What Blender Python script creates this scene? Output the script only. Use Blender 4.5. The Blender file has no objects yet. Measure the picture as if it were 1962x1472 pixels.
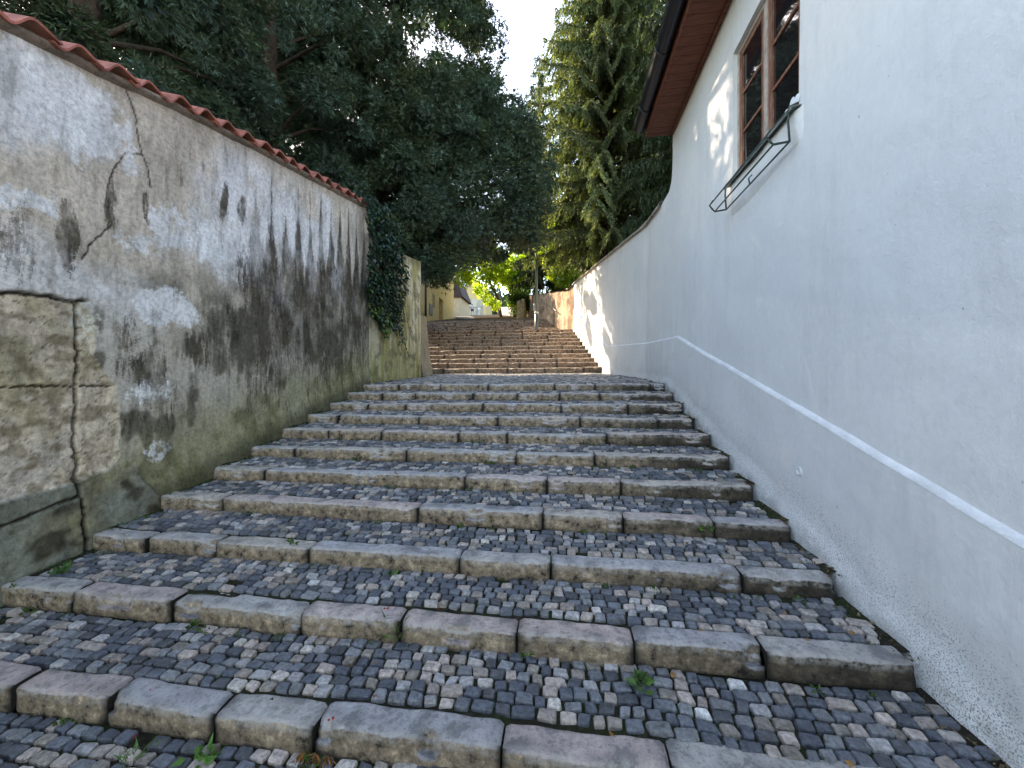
import bpy, math, random
import numpy as np
from mathutils import Vector
rng = np.random.default_rng(7)
random.seed(7)
scene = bpy.context.scene
col = bpy.data.collections.new('scene'); scene.collection.children.link(col)

# ---------------------------------------------------------------- camera model
TH = math.radians(7.7); CT, ST = math.cos(TH), math.sin(TH)
F = 737.0
def ray(px, py):
    a = (px-981)/F; c = (736-py)/F
    return a*CT-ST, a*ST+CT, c
def atY(px, py, Y):
    x, y, z = ray(px, py); s = Y/y
    return (x*s, Y, z*s)
def WL(px, py, X=-3.27):
    x, y, z = ray(px, py); s = X/x
    return (y*s, z*s)

# ---------------------------------------------------------------- noise
def _h(ix, iy, iz, seed):
    h = (ix*374761393 + iy*668265263 + iz*2147483647 + seed*974634777) & 0xffffffff
    h = ((h ^ (h >> 13))*1274126177) & 0xffffffff
    h = (h ^ (h >> 16)) & 0xffffffff
    return h/4294967295.0
def vn(x, y, z=0.0, seed=0):
    x, y, z = np.broadcast_arrays(np.asarray(x, float), np.asarray(y, float), np.asarray(z, float))
    fx, fy, fz = np.floor(x), np.floor(y), np.floor(z)
    ix, iy, iz = fx.astype(np.int64), fy.astype(np.int64), fz.astype(np.int64)
    u, v, w = x-fx, y-fy, z-fz
    u, v, w = u*u*(3-2*u), v*v*(3-2*v), w*w*(3-2*w)
    r = 0
    for dx in (0, 1):
        for dy in (0, 1):
            for dz in (0, 1):
                r = r + _h(ix+dx, iy+dy, iz+dz, seed)*(u if dx else 1-u)*(v if dy else 1-v)*(w if dz else 1-w)
    return r
def fbm(x, y, z=0.0, seed=0, o=4):
    r = 0; a = 1; t = 0; f = 1
    for k in range(o):
        r = r + a*vn(np.asarray(x)*f, np.asarray(y)*f, np.asarray(z)*f, seed+k*17); t += a; a *= .5; f *= 2.03
    return r/t
def ss(a, b, x):
    t = np.clip((x-a)/(b-a), 0, 1); return t*t*(3-2*t)
def seg_dist(P, Q, pts):
    d = np.full(P.shape, 1e9)
    for (x0, y0), (x1, y1) in zip(pts[:-1], pts[1:]):
        vx, vy = x1-x0, y1-y0; L = vx*vx+vy*vy+1e-12
        t = np.clip(((P-x0)*vx+(Q-y0)*vy)/L, 0, 1)
        d = np.minimum(d, np.hypot(P-x0-t*vx, Q-y0-t*vy))
    return d
def in_poly(P, Q, pts):
    r = np.zeros(P.shape, bool); n = len(pts)
    for i in range(n):
        x0, y0 = pts[i]; x1, y1 = pts[(i+1) % n]
        c = ((y0 > Q) != (y1 > Q)) & (P < (x1-x0)*(Q-y0)/((y1-y0) or 1e-9)+x0)
        r ^= c
    return r

# ---------------------------------------------------------------- objects
def link(o, parent=None):
    col.objects.link(o)
    if parent is not None: o.parent = parent
    return o
def tag(o, label=None, cat=None, group=None, kind=None):
    if label: o['label'] = label
    if cat: o['category'] = cat
    if group: o['group'] = group
    if kind: o['kind'] = kind
    return o
def empty(name, loc=(0, 0, 0), label=None, cat=None, group=None):
    o = bpy.data.objects.new(name, None); o.location = loc; o.empty_display_size = .1
    link(o); tag(o, label, cat, group); return o
def fast_mesh(name, V, Q, mats, parent=None, color=None, smooth=False, midx=None, tri=False):
    """V (n,3), Q (m,k) arrays"""
    V = np.asarray(V, np.float32); Q = np.asarray(Q, np.int32); k = Q.shape[1]
    if parent is not None and parent.location.length > 0:
        pl = np.array(parent.location); 
        if parent.parent is not None: pl = pl+np.array(parent.parent.location)
        V = V-pl.astype(np.float32)
    me = bpy.data.meshes.new(name)
    me.vertices.add(len(V)); me.vertices.foreach_set('co', V.ravel())
    me.loops.add(Q.size); me.loops.foreach_set('vertex_index', Q.ravel())
    me.polygons.add(len(Q)); me.polygons.foreach_set('loop_start', np.arange(0, Q.size, k, dtype=np.int32))
    me.polygons.foreach_set('loop_total', np.full(len(Q), k, np.int32))
    me.polygons.foreach_set('use_smooth', np.full(len(Q), bool(smooth)))
    if not isinstance(mats, (list, tuple)): mats = [mats]
    for m in mats: me.materials.append(m)
    if midx is not None: me.polygons.foreach_set('material_index', np.asarray(midx, np.int32))
    me.update(calc_edges=True)
    if color is not None:
        c = np.ones((len(V), 4), np.float32); c[:, :3] = color
        at = me.color_attributes.new('col', 'FLOAT_COLOR', 'POINT'); at.data.foreach_set('color', c.ravel())
    o = bpy.data.objects.new(name, me); return link(o, parent)
class MB:
    """collects pieces of quads, then builds one mesh"""
    def __init__(s): s.V = []; s.Q = []; s.C = []; s.M = []; s.n = 0
    def add(s, V, Q, c=(1, 1, 1), m=0):
        V = np.asarray(V, float); Q = np.asarray(Q, int)
        s.V.append(V); s.Q.append(Q+s.n); s.n += len(V)
        cc = np.ones((len(V), 3)); cc[:] = c; s.C.append(cc); s.M.append(np.full(len(Q), m))
    def box(s, x0, x1, y0, y1, z0, z1, c=(1, 1, 1), m=0):
        s.hexa([(x0, y0, z0), (x1, y0, z0), (x1, y1, z0), (x0, y1, z0), (x0, y0, z1), (x1, y0, z1), (x1, y1, z1), (x0, y1, z1)], c, m)
    def hexa(s, p, c=(1, 1, 1), m=0):
        s.add(p, [(0, 3, 2, 1), (4, 5, 6, 7), (0, 1, 5, 4), (1, 2, 6, 5), (2, 3, 7, 6), (3, 0, 4, 7)], c, m)
    def grid(s, P, c=(1, 1, 1), m=0, flip=False, keep=None):
        n, k, _ = P.shape; I = np.arange(n*k).reshape(n, k)
        Q = np.stack([I[:-1, :-1], I[1:, :-1], I[1:, 1:], I[:-1, 1:]], -1)
        if keep is not None: Q = Q[keep]
        Q = Q.reshape(-1, 4)
        if flip: Q = Q[:, ::-1]
        if isinstance(c, np.ndarray) and c.ndim == 3: c = c.reshape(-1, 3)
        s.add(P.reshape(-1, 3), Q, c, m)
    def tube(s, pts, r, n=8, c=(1, 1, 1), m=0, caps=True):
        pts = [Vector(p) for p in pts]; rs = r if isinstance(r, (list, tuple)) else [r]*len(pts)
        rings = []
        for i, p in enumerate(pts):
            d = (pts[min(i+1, len(pts)-1)]-pts[max(i-1, 0)]).normalized()
            up = Vector((0, 0, 1)) if abs(d.z) < .95 else Vector((0, 1, 0))
            u = d.cross(up).normalized(); v = u.cross(d)
            rings.append([p+u*math.cos(2*math.pi*k/n)*rs[i]+v*math.sin(2*math.pi*k/n)*rs[i] for k in range(n)])
        V = [q for R_ in rings for q in R_]; Q = []
        for i in range(len(pts)-1):
            for k in range(n): Q.append((i*n+k, i*n+(k+1) % n, (i+1)*n+(k+1) % n, (i+1)*n+k))
        if caps:
            for i, rev in ((0, 0), (len(pts)-1, 1)):
                V.append(pts[i]); c0 = len(V)-1
                for k in range(0, n, 2):
                    q = (i*n+k, i*n+(k+1) % n, i*n+(k+2) % n, c0); Q.append(q if rev else q[::-1])
        s.add(V, Q, c, m)
    def build(s, name, mats, parent=None, smooth=False):
        return fast_mesh(name, np.concatenate(s.V), np.concatenate(s.Q), mats, parent, np.concatenate(s.C), smooth, np.concatenate(s.M))

# ---------------------------------------------------------------- materials
class NT:
    def __init__(s, name, rough=.9, spec=.3):
        s.m = bpy.data.materials.new(name); s.m.use_nodes = True; s.t = s.m.node_tree
        s.b = s.t.nodes['Principled BSDF']; s.b.inputs['Roughness'].default_value = rough
        s.b.inputs['Specular IOR Level'].default_value = spec
        s.geo = s.t.nodes.new('ShaderNodeNewGeometry'); s.P = s.geo.outputs['Position']
    def n(s, t, **k):
        x = s.t.nodes.new(t)
        for a, b in k.items(): setattr(x, a, b)
        return x
    def put(s, sock, v):
        if hasattr(v, 'is_output'): s.t.links.new(v, sock)
        else:
            if isinstance(v, (tuple, list)) and len(v) == 3 and sock.type == 'RGBA': v = (*v, 1)
            sock.default_value = v
    def map(s, sc=(1, 1, 1), vec=None):
        x = s.n('ShaderNodeMapping'); s.put(x.inputs[0], vec or s.P); x.inputs['Scale'].default_value = sc; return x.outputs[0]
    def noise(s, scale, detail=4, rough=.55, vec=None, dist=0):
        x = s.n('ShaderNodeTexNoise'); s.put(x.inputs['Vector'], vec or s.P)
        x.inputs['Scale'].default_value = scale; x.inputs['Detail'].default_value = detail
        x.inputs['Roughness'].default_value = rough; x.inputs['Distortion'].default_value = dist; return x.outputs['Fac']
    def vor(s, scale, vec=None, out='Distance', feature='F1'):
        x = s.n('ShaderNodeTexVoronoi', feature=feature); s.put(x.inputs['Vector'], vec or s.P); x.inputs['Scale'].default_value = scale; return x.outputs[out]
    def ramp(s, f, stops):
        x = s.n('ShaderNodeValToRGB'); s.put(x.inputs[0], f); e = x.color_ramp.elements
        while len(e) < len(stops): e.new(.5)
        for el, (p, c) in zip(e, stops):
            el.position = p; el.color = (c, c, c, 1) if isinstance(c, (int, float)) else (*c, 1)
        return x.outputs[0]
    def mix(s, f, a, b, mode='MIX'):
        x = s.n('ShaderNodeMix', data_type='RGBA', blend_type=mode)
        s.put(x.inputs[0], f); s.put(x.inputs[6], a); s.put(x.inputs[7], b); return x.outputs[2]
    def math(s, op, a, b=0.0, clamp=False):
        x = s.n('ShaderNodeMath', operation=op, use_clamp=clamp); s.put(x.inputs[0], a); s.put(x.inputs[1], b); return x.outputs[0]
    def attr(s, name='col'):
        x = s.n('ShaderNodeVertexColor', layer_name=name); return x.outputs[0]
    def sep(s, vec):
        x = s.n('ShaderNodeSeparateXYZ'); s.put(x.inputs[0], vec); return x.outputs
    def objrand(s): return s.n('ShaderNodeObjectInfo').outputs['Random']
    def bump(s, h, dist=.01, strength=1.0, prev=None):
        x = s.n('ShaderNodeBump'); x.inputs['Distance'].default_value = dist; x.inputs['Strength'].default_value = strength
        s.put(x.inputs['Height'], h)
        if prev: s.put(x.inputs['Normal'], prev)
        s.put(s.b.inputs['Normal'], x.outputs[0]); return x.outputs[0]
    def color(s, c): s.put(s.b.inputs['Base Color'], c)

def mat_simple(name, c, rough=.8, spec=.3, var=.25, sc=8, metal=0, bump=0.0, bsc=60):
    t = NT(name, rough, spec); v = t.ramp(t.noise(sc, 6, .6), [(.3, 1-var), (.7, 1+var)])
    t.color(t.mix(1.0, c, v, 'MULTIPLY')); t.b.inputs['Metallic'].default_value = metal
    if bump: t.bump(t.noise(bsc, 4), bump)
    return t.m
def mat_vcol(name, rough=.92, spec=.2, var=.3, sc=25, bump=.004, bsc=90, big=3.0):
    t = NT(name, rough, spec)
    v = t.ramp(t.noise(sc, 8, .65), [(.28, 1-var), (.72, 1+var)]); w = t.ramp(t.noise(big, 3), [(.3, .9), (.7, 1.08)])
    c = t.mix(1.0, t.attr(), v, 'MULTIPLY'); c = t.mix(1.0, c, w, 'MULTIPLY'); t.color(c)
    n = t.bump(t.noise(bsc, 6, .65), bump)
    return t.m

M = {}
# old weathered plaster (colour painted per vertex by wear functions, fine grain by nodes)
t = NT('old_plaster', .95, .12)
wm = t.sep(t.attr('wear'))
c = t.attr()
fn = t.math('ADD', t.math('MULTIPLY', t.math('SUBTRACT', t.noise(14, 9, .75, t.map((1, 2.6, .5))), .5), 2.2), t.math('MULTIPLY', t.math('SUBTRACT', t.noise(70, 6, .8), .5), 1.6))
fw2 = t.math('MULTIPLY', t.math('SUBTRACT', t.noise(10, 10, .8), .5), 3.0)
gw = t.math('MULTIPLY', t.ramp(wm[1], [(0, 0), (.15, 1)]), fw2)
c = t.mix(t.math('MULTIPLY', t.ramp(t.math('ADD', wm[1], gw), [(.40, 0), (.62, 1)]), .9), c, (.82, .80, .78))
gd = t.math('MULTIPLY', t.ramp(wm[0], [(0, 0), (.12, 1)]), fn)
dk = t.math('MULTIPLY', t.ramp(t.math('ADD', wm[0], gd), [(.30, 0), (.48, .72), (.72, .95)]), t.ramp(t.noise(4.2, 8, .75, t.map((1, 1, .35))), [(.40, .42), (.56, 1)]))
c = t.mix(dk, c, t.ramp(t.noise(8, 6, .7), [(.4, (.034, .028, .020)), (.6, (.095, .078, .050))]))
c = t.mix(1.0, c, t.ramp(t.noise(30, 10, .75), [(.36, .68), (.5, 1.02), (.64, 1.25)]), 'MULTIPLY')
c = t.mix(1.0, c, t.ramp(t.noise(5, 8, .7, t.map((1, 1, .5))), [(.38, .78), (.6, 1.1)]), 'MULTIPLY')
c = t.mix(t.ramp(t.noise(150, 4, .7), [(.60, 0), (.70, .55)]), c, (.03, .028, .022))
c = t.mix(t.ramp(t.noise(11, 8, .7, t.map((1, 1, .22))), [(.50, 0), (.66, .45)]), c, (.12, .10, .065))
t.color(c)
n1 = t.bump(t.noise(9, 6, .6), .02, .8); t.bump(t.noise(120, 5, .7), .006, 1.0, n1)
M['plaster_old'] = t.m
# white render
t = NT('white_render', .9, .15)
c = t.mix(t.ramp(t.noise(1.3, 5, .6), [(.35, 0), (.7, 1)]), (.80, .79, .77), (.73, .73, .72))
c = t.mix(1.0, c, t.ramp(t.noise(22, 8, .65), [(.3, .95), (.7, 1.04)]), 'MULTIPLY')
cs = t.sep(t.attr())                 # R: splash density near the ground, G: dirt at the foot, B: tone patch
c = t.mix(t.math('MULTIPLY', cs[2], .4), c, (.60, .61, .63))
spk = t.noise(150, 3, .75)
thr = t.math('SUBTRACT', .735, t.math('MULTIPLY', cs[0], .225))
spm = t.math('MULTIPLY', t.math('SUBTRACT', spk, thr), 14, clamp=True)
c = t.mix(t.math('MULTIPLY', spm, .8), c, (.10, .10, .09))
c = t.mix(t.math('MULTIPLY', t.ramp(t.noise(5, 7, .7), [(.42, 0), (.6, 1)]), cs[1]), c, (.13, .115, .08))
c = t.mix(t.ramp(t.noise(5, 9, .78, t.map((1, 1, .14))), [(.50, 0), (.66, .22)]), c, (.45, .44, .41))
c = t.mix(t.ramp(t.noise(.8, 7, .65), [(.42, 0), (.58, .35)]), c, (.66, .67, .69))
c = t.mix(t.ramp(t.noise(26, 2, .9, t.map((1, 1, .7))), [(.735, 0), (.75, .6)]), c, (.25, .24, .22))
t.color(c)
n1 = t.bump(t.noise(3.5, 5, .6), .03, .4); n2 = t.bump(t.noise(38, 4, .6), .003, .6, n1); t.bump(t.noise(190, 4, .6), .0018, .7, n2)
M['render'] = t.m
# setts
t = NT('stone_setts', .5, .5)
v = t.ramp(t.noise(55, 8, .7), [(.36, .62), (.5, 1.05), (.64, 1.5)])
c = t.mix(1.0, t.attr(), v, 'MULTIPLY')
c = t.mix(t.ramp(t.noise(24, 8, .75), [(.55, 0), (.68, .25)]), c, (.36, .34, .31))
c = t.mix(t.ramp(t.noise(13, 8, .75, t.map((1, 1.3, 1))), [(.56, 0), (.66, .6)]), c, (.05, .046, .038))
px_ = t.sep(t.P)
moss = t.math('MULTIPLY', t.ramp(t.noise(2.2, 7, .7), [(.5, 0), (.66, 1)]), t.ramp(px_[0], [(0, .1), (.9, .8)]))
mgrain = t.ramp(t.noise(60, 3), [(.4, .2), (.6, 1)])
c = t.mix(t.math('MULTIPLY', t.math('MULTIPLY', moss, mgrain), .75), c, (.028, .030, .018))
t.color(c); n1 = t.bump(t.noise(40, 6, .65), .012, 1.0); t.bump(t.noise(200, 3, .7), .003, 1.0, n1)
M['sett'] = t.m
t = NT('joint_soil', 1.0, .1)
c = t.ramp(t.noise(30, 8, .7), [(.3, (.012, .011, .008)), (.55, (.035, .030, .022)), (.75, (.12, .10, .075))])
px_ = t.sep(t.P)
g = t.math('MULTIPLY', t.ramp(t.noise(3.1, 7, .7), [(.42, 0), (.6, 1)]), .7)
c = t.mix(g, c, t.ramp(t.noise(90, 4), [(.3, (.012, .022, .006)), (.7, (.045, .065, .018))]))
t.color(c); t.bump(t.noise(110, 5, .7), .012); M['soil'] = t.m
# kerb stones
def kerbmat(name, tops, face, rbrown):
    t = NT(name, .7, .3)
    base = t.ramp(t.objrand(), tops)
    for e in base.node.color_ramp.elements: pass
    base.node.color_ramp.interpolation = 'CONSTANT'
    c = t.mix(1.0, base, t.ramp(t.noise(28, 8, .72), [(.36, .6), (.5, 1), (.64, 1.35)]), 'MULTIPLY')
    c = t.mix(t.ramp(t.noise(7, 10, .78), [(.52, 0), (.57, .75)]), c, (.16, .16, .165))
    c = t.mix(t.ramp(t.noise(16, 10, .8, t.map((1, 1, 1))), [(.56, 0), (.64, .6)]), c, (.50, .46, .40))
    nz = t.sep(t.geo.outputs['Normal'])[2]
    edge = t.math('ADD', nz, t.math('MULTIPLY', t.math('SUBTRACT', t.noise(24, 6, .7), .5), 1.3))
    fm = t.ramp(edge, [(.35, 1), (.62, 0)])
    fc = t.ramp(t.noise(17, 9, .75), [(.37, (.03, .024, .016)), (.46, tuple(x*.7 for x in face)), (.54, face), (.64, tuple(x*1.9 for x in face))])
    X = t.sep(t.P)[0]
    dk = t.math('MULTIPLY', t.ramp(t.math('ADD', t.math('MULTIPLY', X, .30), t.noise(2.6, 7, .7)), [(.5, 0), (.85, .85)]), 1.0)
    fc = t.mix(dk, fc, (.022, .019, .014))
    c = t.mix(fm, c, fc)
    at = t.sep(t.attr()); c = t.mix(t.math('MULTIPLY', at[1], t.ramp(t.noise(20, 8, .75), [(.42, 0), (.56, .7)])), c, (.60, .55, .50) if name == 'kerb_granite' else (.48, .38, .28)); c = t.mix(at[0], c, (.022, .018, .013))     # worn rim, doubling as painted sunlit nosings on the sandstone, grime in the joints
    t.color(c); n1 = t.bump(t.noise(22, 10, .75), .03, 1.0); t.bump(t.noise(150, 4, .7), .005, 1.0, n1)
    return t.m
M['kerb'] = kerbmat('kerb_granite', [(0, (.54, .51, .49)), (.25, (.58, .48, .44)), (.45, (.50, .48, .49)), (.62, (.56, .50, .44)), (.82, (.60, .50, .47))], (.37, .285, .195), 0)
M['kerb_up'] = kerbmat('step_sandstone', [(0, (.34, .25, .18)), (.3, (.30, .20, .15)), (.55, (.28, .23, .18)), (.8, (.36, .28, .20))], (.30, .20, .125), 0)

M['tile'] = mat_simple('clay_tile', (.30, .105, .07), .75, .25, .45, 9, bump=.006, bsc=60)
M['dark_metal'] = mat_simple('gutter_metal', (.022, .024, .03), .35, .5, .25, 5, metal=.3)
t = NT('soffit_wood', .7, .25)
st = t.noise(6, 6, .6, t.map((1, 10, 10)))
Yb = t.math('FRACT', t.math('MULTIPLY', t.sep(t.P)[1], 8.5))
c = t.ramp(st, [(.3, (.10, .032, .02)), (.7, (.21, .080, .045))])
c = t.mix(t.ramp(Yb, [(0, 1), (.06, 0)]), c, (.008, .004, .003)); t.color(c)
t.bump(t.ramp(Yb, [(0, 0), (.08, 1)]), .006); M['soffit'] = t.m
t = NT('window_wood', .6, .3)
c = t.ramp(t.noise(9, 8, .7, t.map((8, 8, 1))), [(.3, (.10, .038, .022)), (.5, (.20, .085, .05)), (.68, (.34, .24, .18))])
t.color(c); t.bump(t.noise(40, 5, .6, t.map((8, 8, 1))), .003); M['wood'] = t.m
M['wood_pale'] = mat_simple('bleached_wood', (.42, .36, .31), .8, .2, .3, 14)
t = NT('window_glass', .03, .9); t.color((.012, .010, .012)); t.b.inputs['Coat Weight'].default_value = .6; t.b.inputs['Coat Roughness'].default_value = .02
M['glass'] = t.m
M['green_metal'] = mat_simple('green_painted_metal', (.045, .065, .06), .5, .4, .5, 30)
M['zinc'] = mat_simple('zinc_sheet', (.20, .21, .19), .5, .4, .3, 12)
M['white'] = mat_simple('white_plastic', (.72, .74, .76), .5, .4, .1)
M['bark'] = mat_simple('bark', (.07, .05, .035), .95, .1, .5, 12, bump=.03, bsc=20)
M['pole'] = mat_vcol('pole_paint', .45, .4, .2, 12, .001)
M['yellow'] = mat_vcol('ochre_render', .9, .15, .12, 14, .004, 60)
M['vc'] = mat_vcol('vc_general', .85, .2, .2, 14, .004, 60)
M['oldstone'] = mat_vcol('old_rubble_wall', .95, .12, .45, 9, .03, 14)

def leafmat(name, transl=.35, rough=.6, tcol=(1.0, 1.3, .5), spec=.25):
    m = bpy.data.materials.new(name); m.use_nodes = True; nt = m.node_tree; b = nt.nodes['Principled BSDF']; out = nt.nodes['Material Output']
    at = nt.nodes.new('ShaderNodeVertexColor'); at.layer_name = 'col'
    b.inputs['Roughness'].default_value = rough; b.inputs['Specular IOR Level'].default_value = spec
    nt.links.new(at.outputs[0], b.inputs['Base Color'])
    tr = nt.nodes.new('ShaderNodeBsdfTranslucent'); mu = nt.nodes.new('ShaderNodeMix'); mu.data_type = 'RGBA'; mu.blend_type = 'MULTIPLY'
    mu.inputs[0].default_value = 1; nt.links.new(at.outputs[0], mu.inputs[6]); mu.inputs[7].default_value = (*[x*1.0 for x in tcol], 1)
    nt.links.new(mu.outputs[2], tr.inputs[0]); mx = nt.nodes.new('ShaderNodeMixShader'); mx.inputs[0].default_value = transl
    nt.links.new(b.outputs[0], mx.inputs[1]); nt.links.new(tr.outputs[0], mx.inputs[2]); nt.links.new(mx.outputs[0], out.inputs[0])
    return m
M['yew'] = leafmat('yew_needles', .12, .5, (1.2, 1.5, .6), .35)
M['spruce'] = leafmat('spruce_needles', .25, .6, (1.5, 1.6, .6))
M['broad'] = leafmat('broad_leaves', .6, .5, (1.5, 1.7, .5))
M['ivy'] = leafmat('ivy_leaves', .12, .35, (1.2, 1.5, .6), .5)
M['weed'] = leafmat('weed_leaves', .3, .5)

# ---------------------------------------------------------------- stair geometry
R, T, Y0, ZA = .13, .45, 1.348, -1.30
XL, XR = -3.27, 1.535
LAND0 = Y0+10*T; LANDZ = ZA+10*R           # front edge of the landing
Y1 = 10.5                                   # foot of upper flight
Z1 = LANDZ+.062*(Y1-LAND0)
R2, T2, N2 = .158, .38, 11
Y2 = Y1+(N2-1)*T2; Z2 = Z1+N2*R2            # last nosing of the upper flight
Y3 = 16.2; Z3 = Z2+.05*(Y3-Y2)
R3, T3, N3 = .14, .45, 8
Y4 = Y3+(N3-1)*T3; Z4 = Z3+N3*R3
def xr(Y): return np.interp(Y, [-9, 7.45, 10.5, 14.4, 15.2, 19.6, 25, 60, 100], [XR, XR, 1.03, .37, .1, -.94, -2.4, -10.5, -17])
def xl(Y): return np.interp(Y, [-9, 8.6, 10.5, 14.4, 20, 28, 60, 100], [XL, XL, -3.9, -5.4, -7.4, -8.6, -17, -24])
def plane(Y):                               # nosing plane
    return np.interp(Y, [-6, Y0-6*T, LAND0, Y1, Y2, Y3, Y4, 60, 90, 400], [ZA-6*R-.3, ZA-6*R, LANDZ, Z1, Z2, Z3, Z4, Z4+.19*(60-Y4), Z4+.19*(60-Y4)+3.5, 30])
def nz(X, n): return .016*(vn(np.asarray(X)*.9, n*3.7, 0, 5)-.5)+.010*(vn(np.asarray(X)*2.7, n*9.1, 0, 6)-.5)
def tread_z(X, Y, n):
    yn = Y0+n*T; return ZA+n*R + .026*(np.asarray(Y)-yn)/T + nz(X, n) + .012*(vn(np.asarray(X)*3, np.asarray(Y)*3, 0, 9)-.5)

PAL = np.array([(.055, .062, .078), (.085, .092, .108), (.12, .125, .135), (.045, .048, .056), (.19, .165, .15), (.26, .225, .205), (.22, .215, .22), (.30, .28, .26), (.60, .59, .57), (.155, .14, .125)])
PAL = np.minimum(PAL*1.55, .5)*np.array((1.02, 1.0, .97))
PW = np.array([.22, .17, .14, .11, .08, .09, .08, .045, .004, .061])
def setts(mb, y_a, y_b, xa, xb, zf, rowh=.058, seed=0):
    r = np.random.default_rng(seed); nr = max(1, int(round((y_b-y_a)/rowh))); rh = (y_b-y_a)/nr
    V = []; C = []; cnt = 0
    for j in range(nr):
        yc = y_a+rh*(j+.5); x0, x1 = float(xa(yc)), float(xb(yc)); x = x0+r.uniform(0, .03)
        while x < x1-.02:
            w = r.uniform(.050, .084) if r.random() > .08 else r.uniform(.085, .11)
            cx = x+w/2; x += w
            if r.random() < .012: continue
            wob = .02*(vn(cx*1.3, yc*2.0, 0, 31)-.5)*2
            g = .0056; hw, hh = w/2-g, rh/2-g
            cr = np.array([(-hw, -hh), (hw, -hh), (hw, hh), (-hw, hh)])*(1+r.normal(0, .05, (4, 2)))+r.normal(0, .0028, (4, 2))
            cr[:, 0] += cr[:, 1]*r.normal(0, .10); an = r.normal(0, .06)
            cr = cr@np.array([(math.cos(an), math.sin(an)), (-math.sin(an), math.cos(an))])
            # eight-sided stone: cut corners
            oc = []
            for k in range(4):
                p, q, s_ = cr[k], cr[(k+1) % 4], cr[k-1]; f = r.uniform(.05, .15); oc += [p*(1-f)+s_*f, p*(1-f)+q*f]
            oc = np.array(oc); ctr = np.array((cx, yc+wob)); zt = r.normal(0, .0028); tx, ty = r.normal(0, .035, 2)
            pc = PAL[r.choice(len(PAL), p=PW)]*r.uniform(.8, 1.2)
            ring = []
            for sc_, dz in ((1.03, -.030), (1.0, -.004), (.90, .0012), (.4, .0022)):
                p = oc*sc_; z = dz+zt+p[:, 0]*tx+p[:, 1]*ty
                ring.append(np.column_stack([p+ctr, z]))
            V.append(np.vstack(ring)); C.append(np.repeat(pc[None], 32, 0)); cnt += 1
    V = np.array(V); base = []
    for k in range(3):
        for i in range(8): base.append((k*8+i, k*8+(i+1) % 8, (k+1)*8+(i+1) % 8, (k+1)*8+i))
    o = 24; base += [(o, o+1, o+2, o+3), (o, o+3, o+4, o+7), (o+4, o+5, o+6, o+7)]
    Q = (np.array(base)[None]+np.arange(cnt)[:, None, None]*32).reshape(-1, 4)
    V = V.reshape(-1, 3); V[:, 2] += zf(V[:, 0], V[:, 1]); mb.add(V, Q, np.concatenate(C), 0)
def soil(mb, y_a, y_b, xa, xb, zf, step=.025, dz=-.017):
    ys = np.linspace(y_a, y_b, max(3, int((y_b-y_a)/step))); u = np.linspace(0, 1, 200)
    Yg, Ug = np.meshgrid(ys, u, indexing='ij'); Xg = xa(Yg)*(1-Ug)+xb(Yg)*Ug
    Z = zf(Xg, Yg)+dz+.009*(fbm(Xg*22, Yg*22, 0, 3, 3)-.5)+.008*ss(.64, .8, fbm(Xg*2.2, Yg*2.2, 0, 8, 4))
    e = np.minimum(Xg-xa(Yg), xb(Yg)-Xg); Z = Z+.03*ss(.16, 0, e)*(.4+fbm(Xg*9, Yg*9, 0, 12, 3))
    mb.grid(np.stack([Xg, Yg, Z], -1), (1, 1, 1), 1, flip=True)

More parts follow.
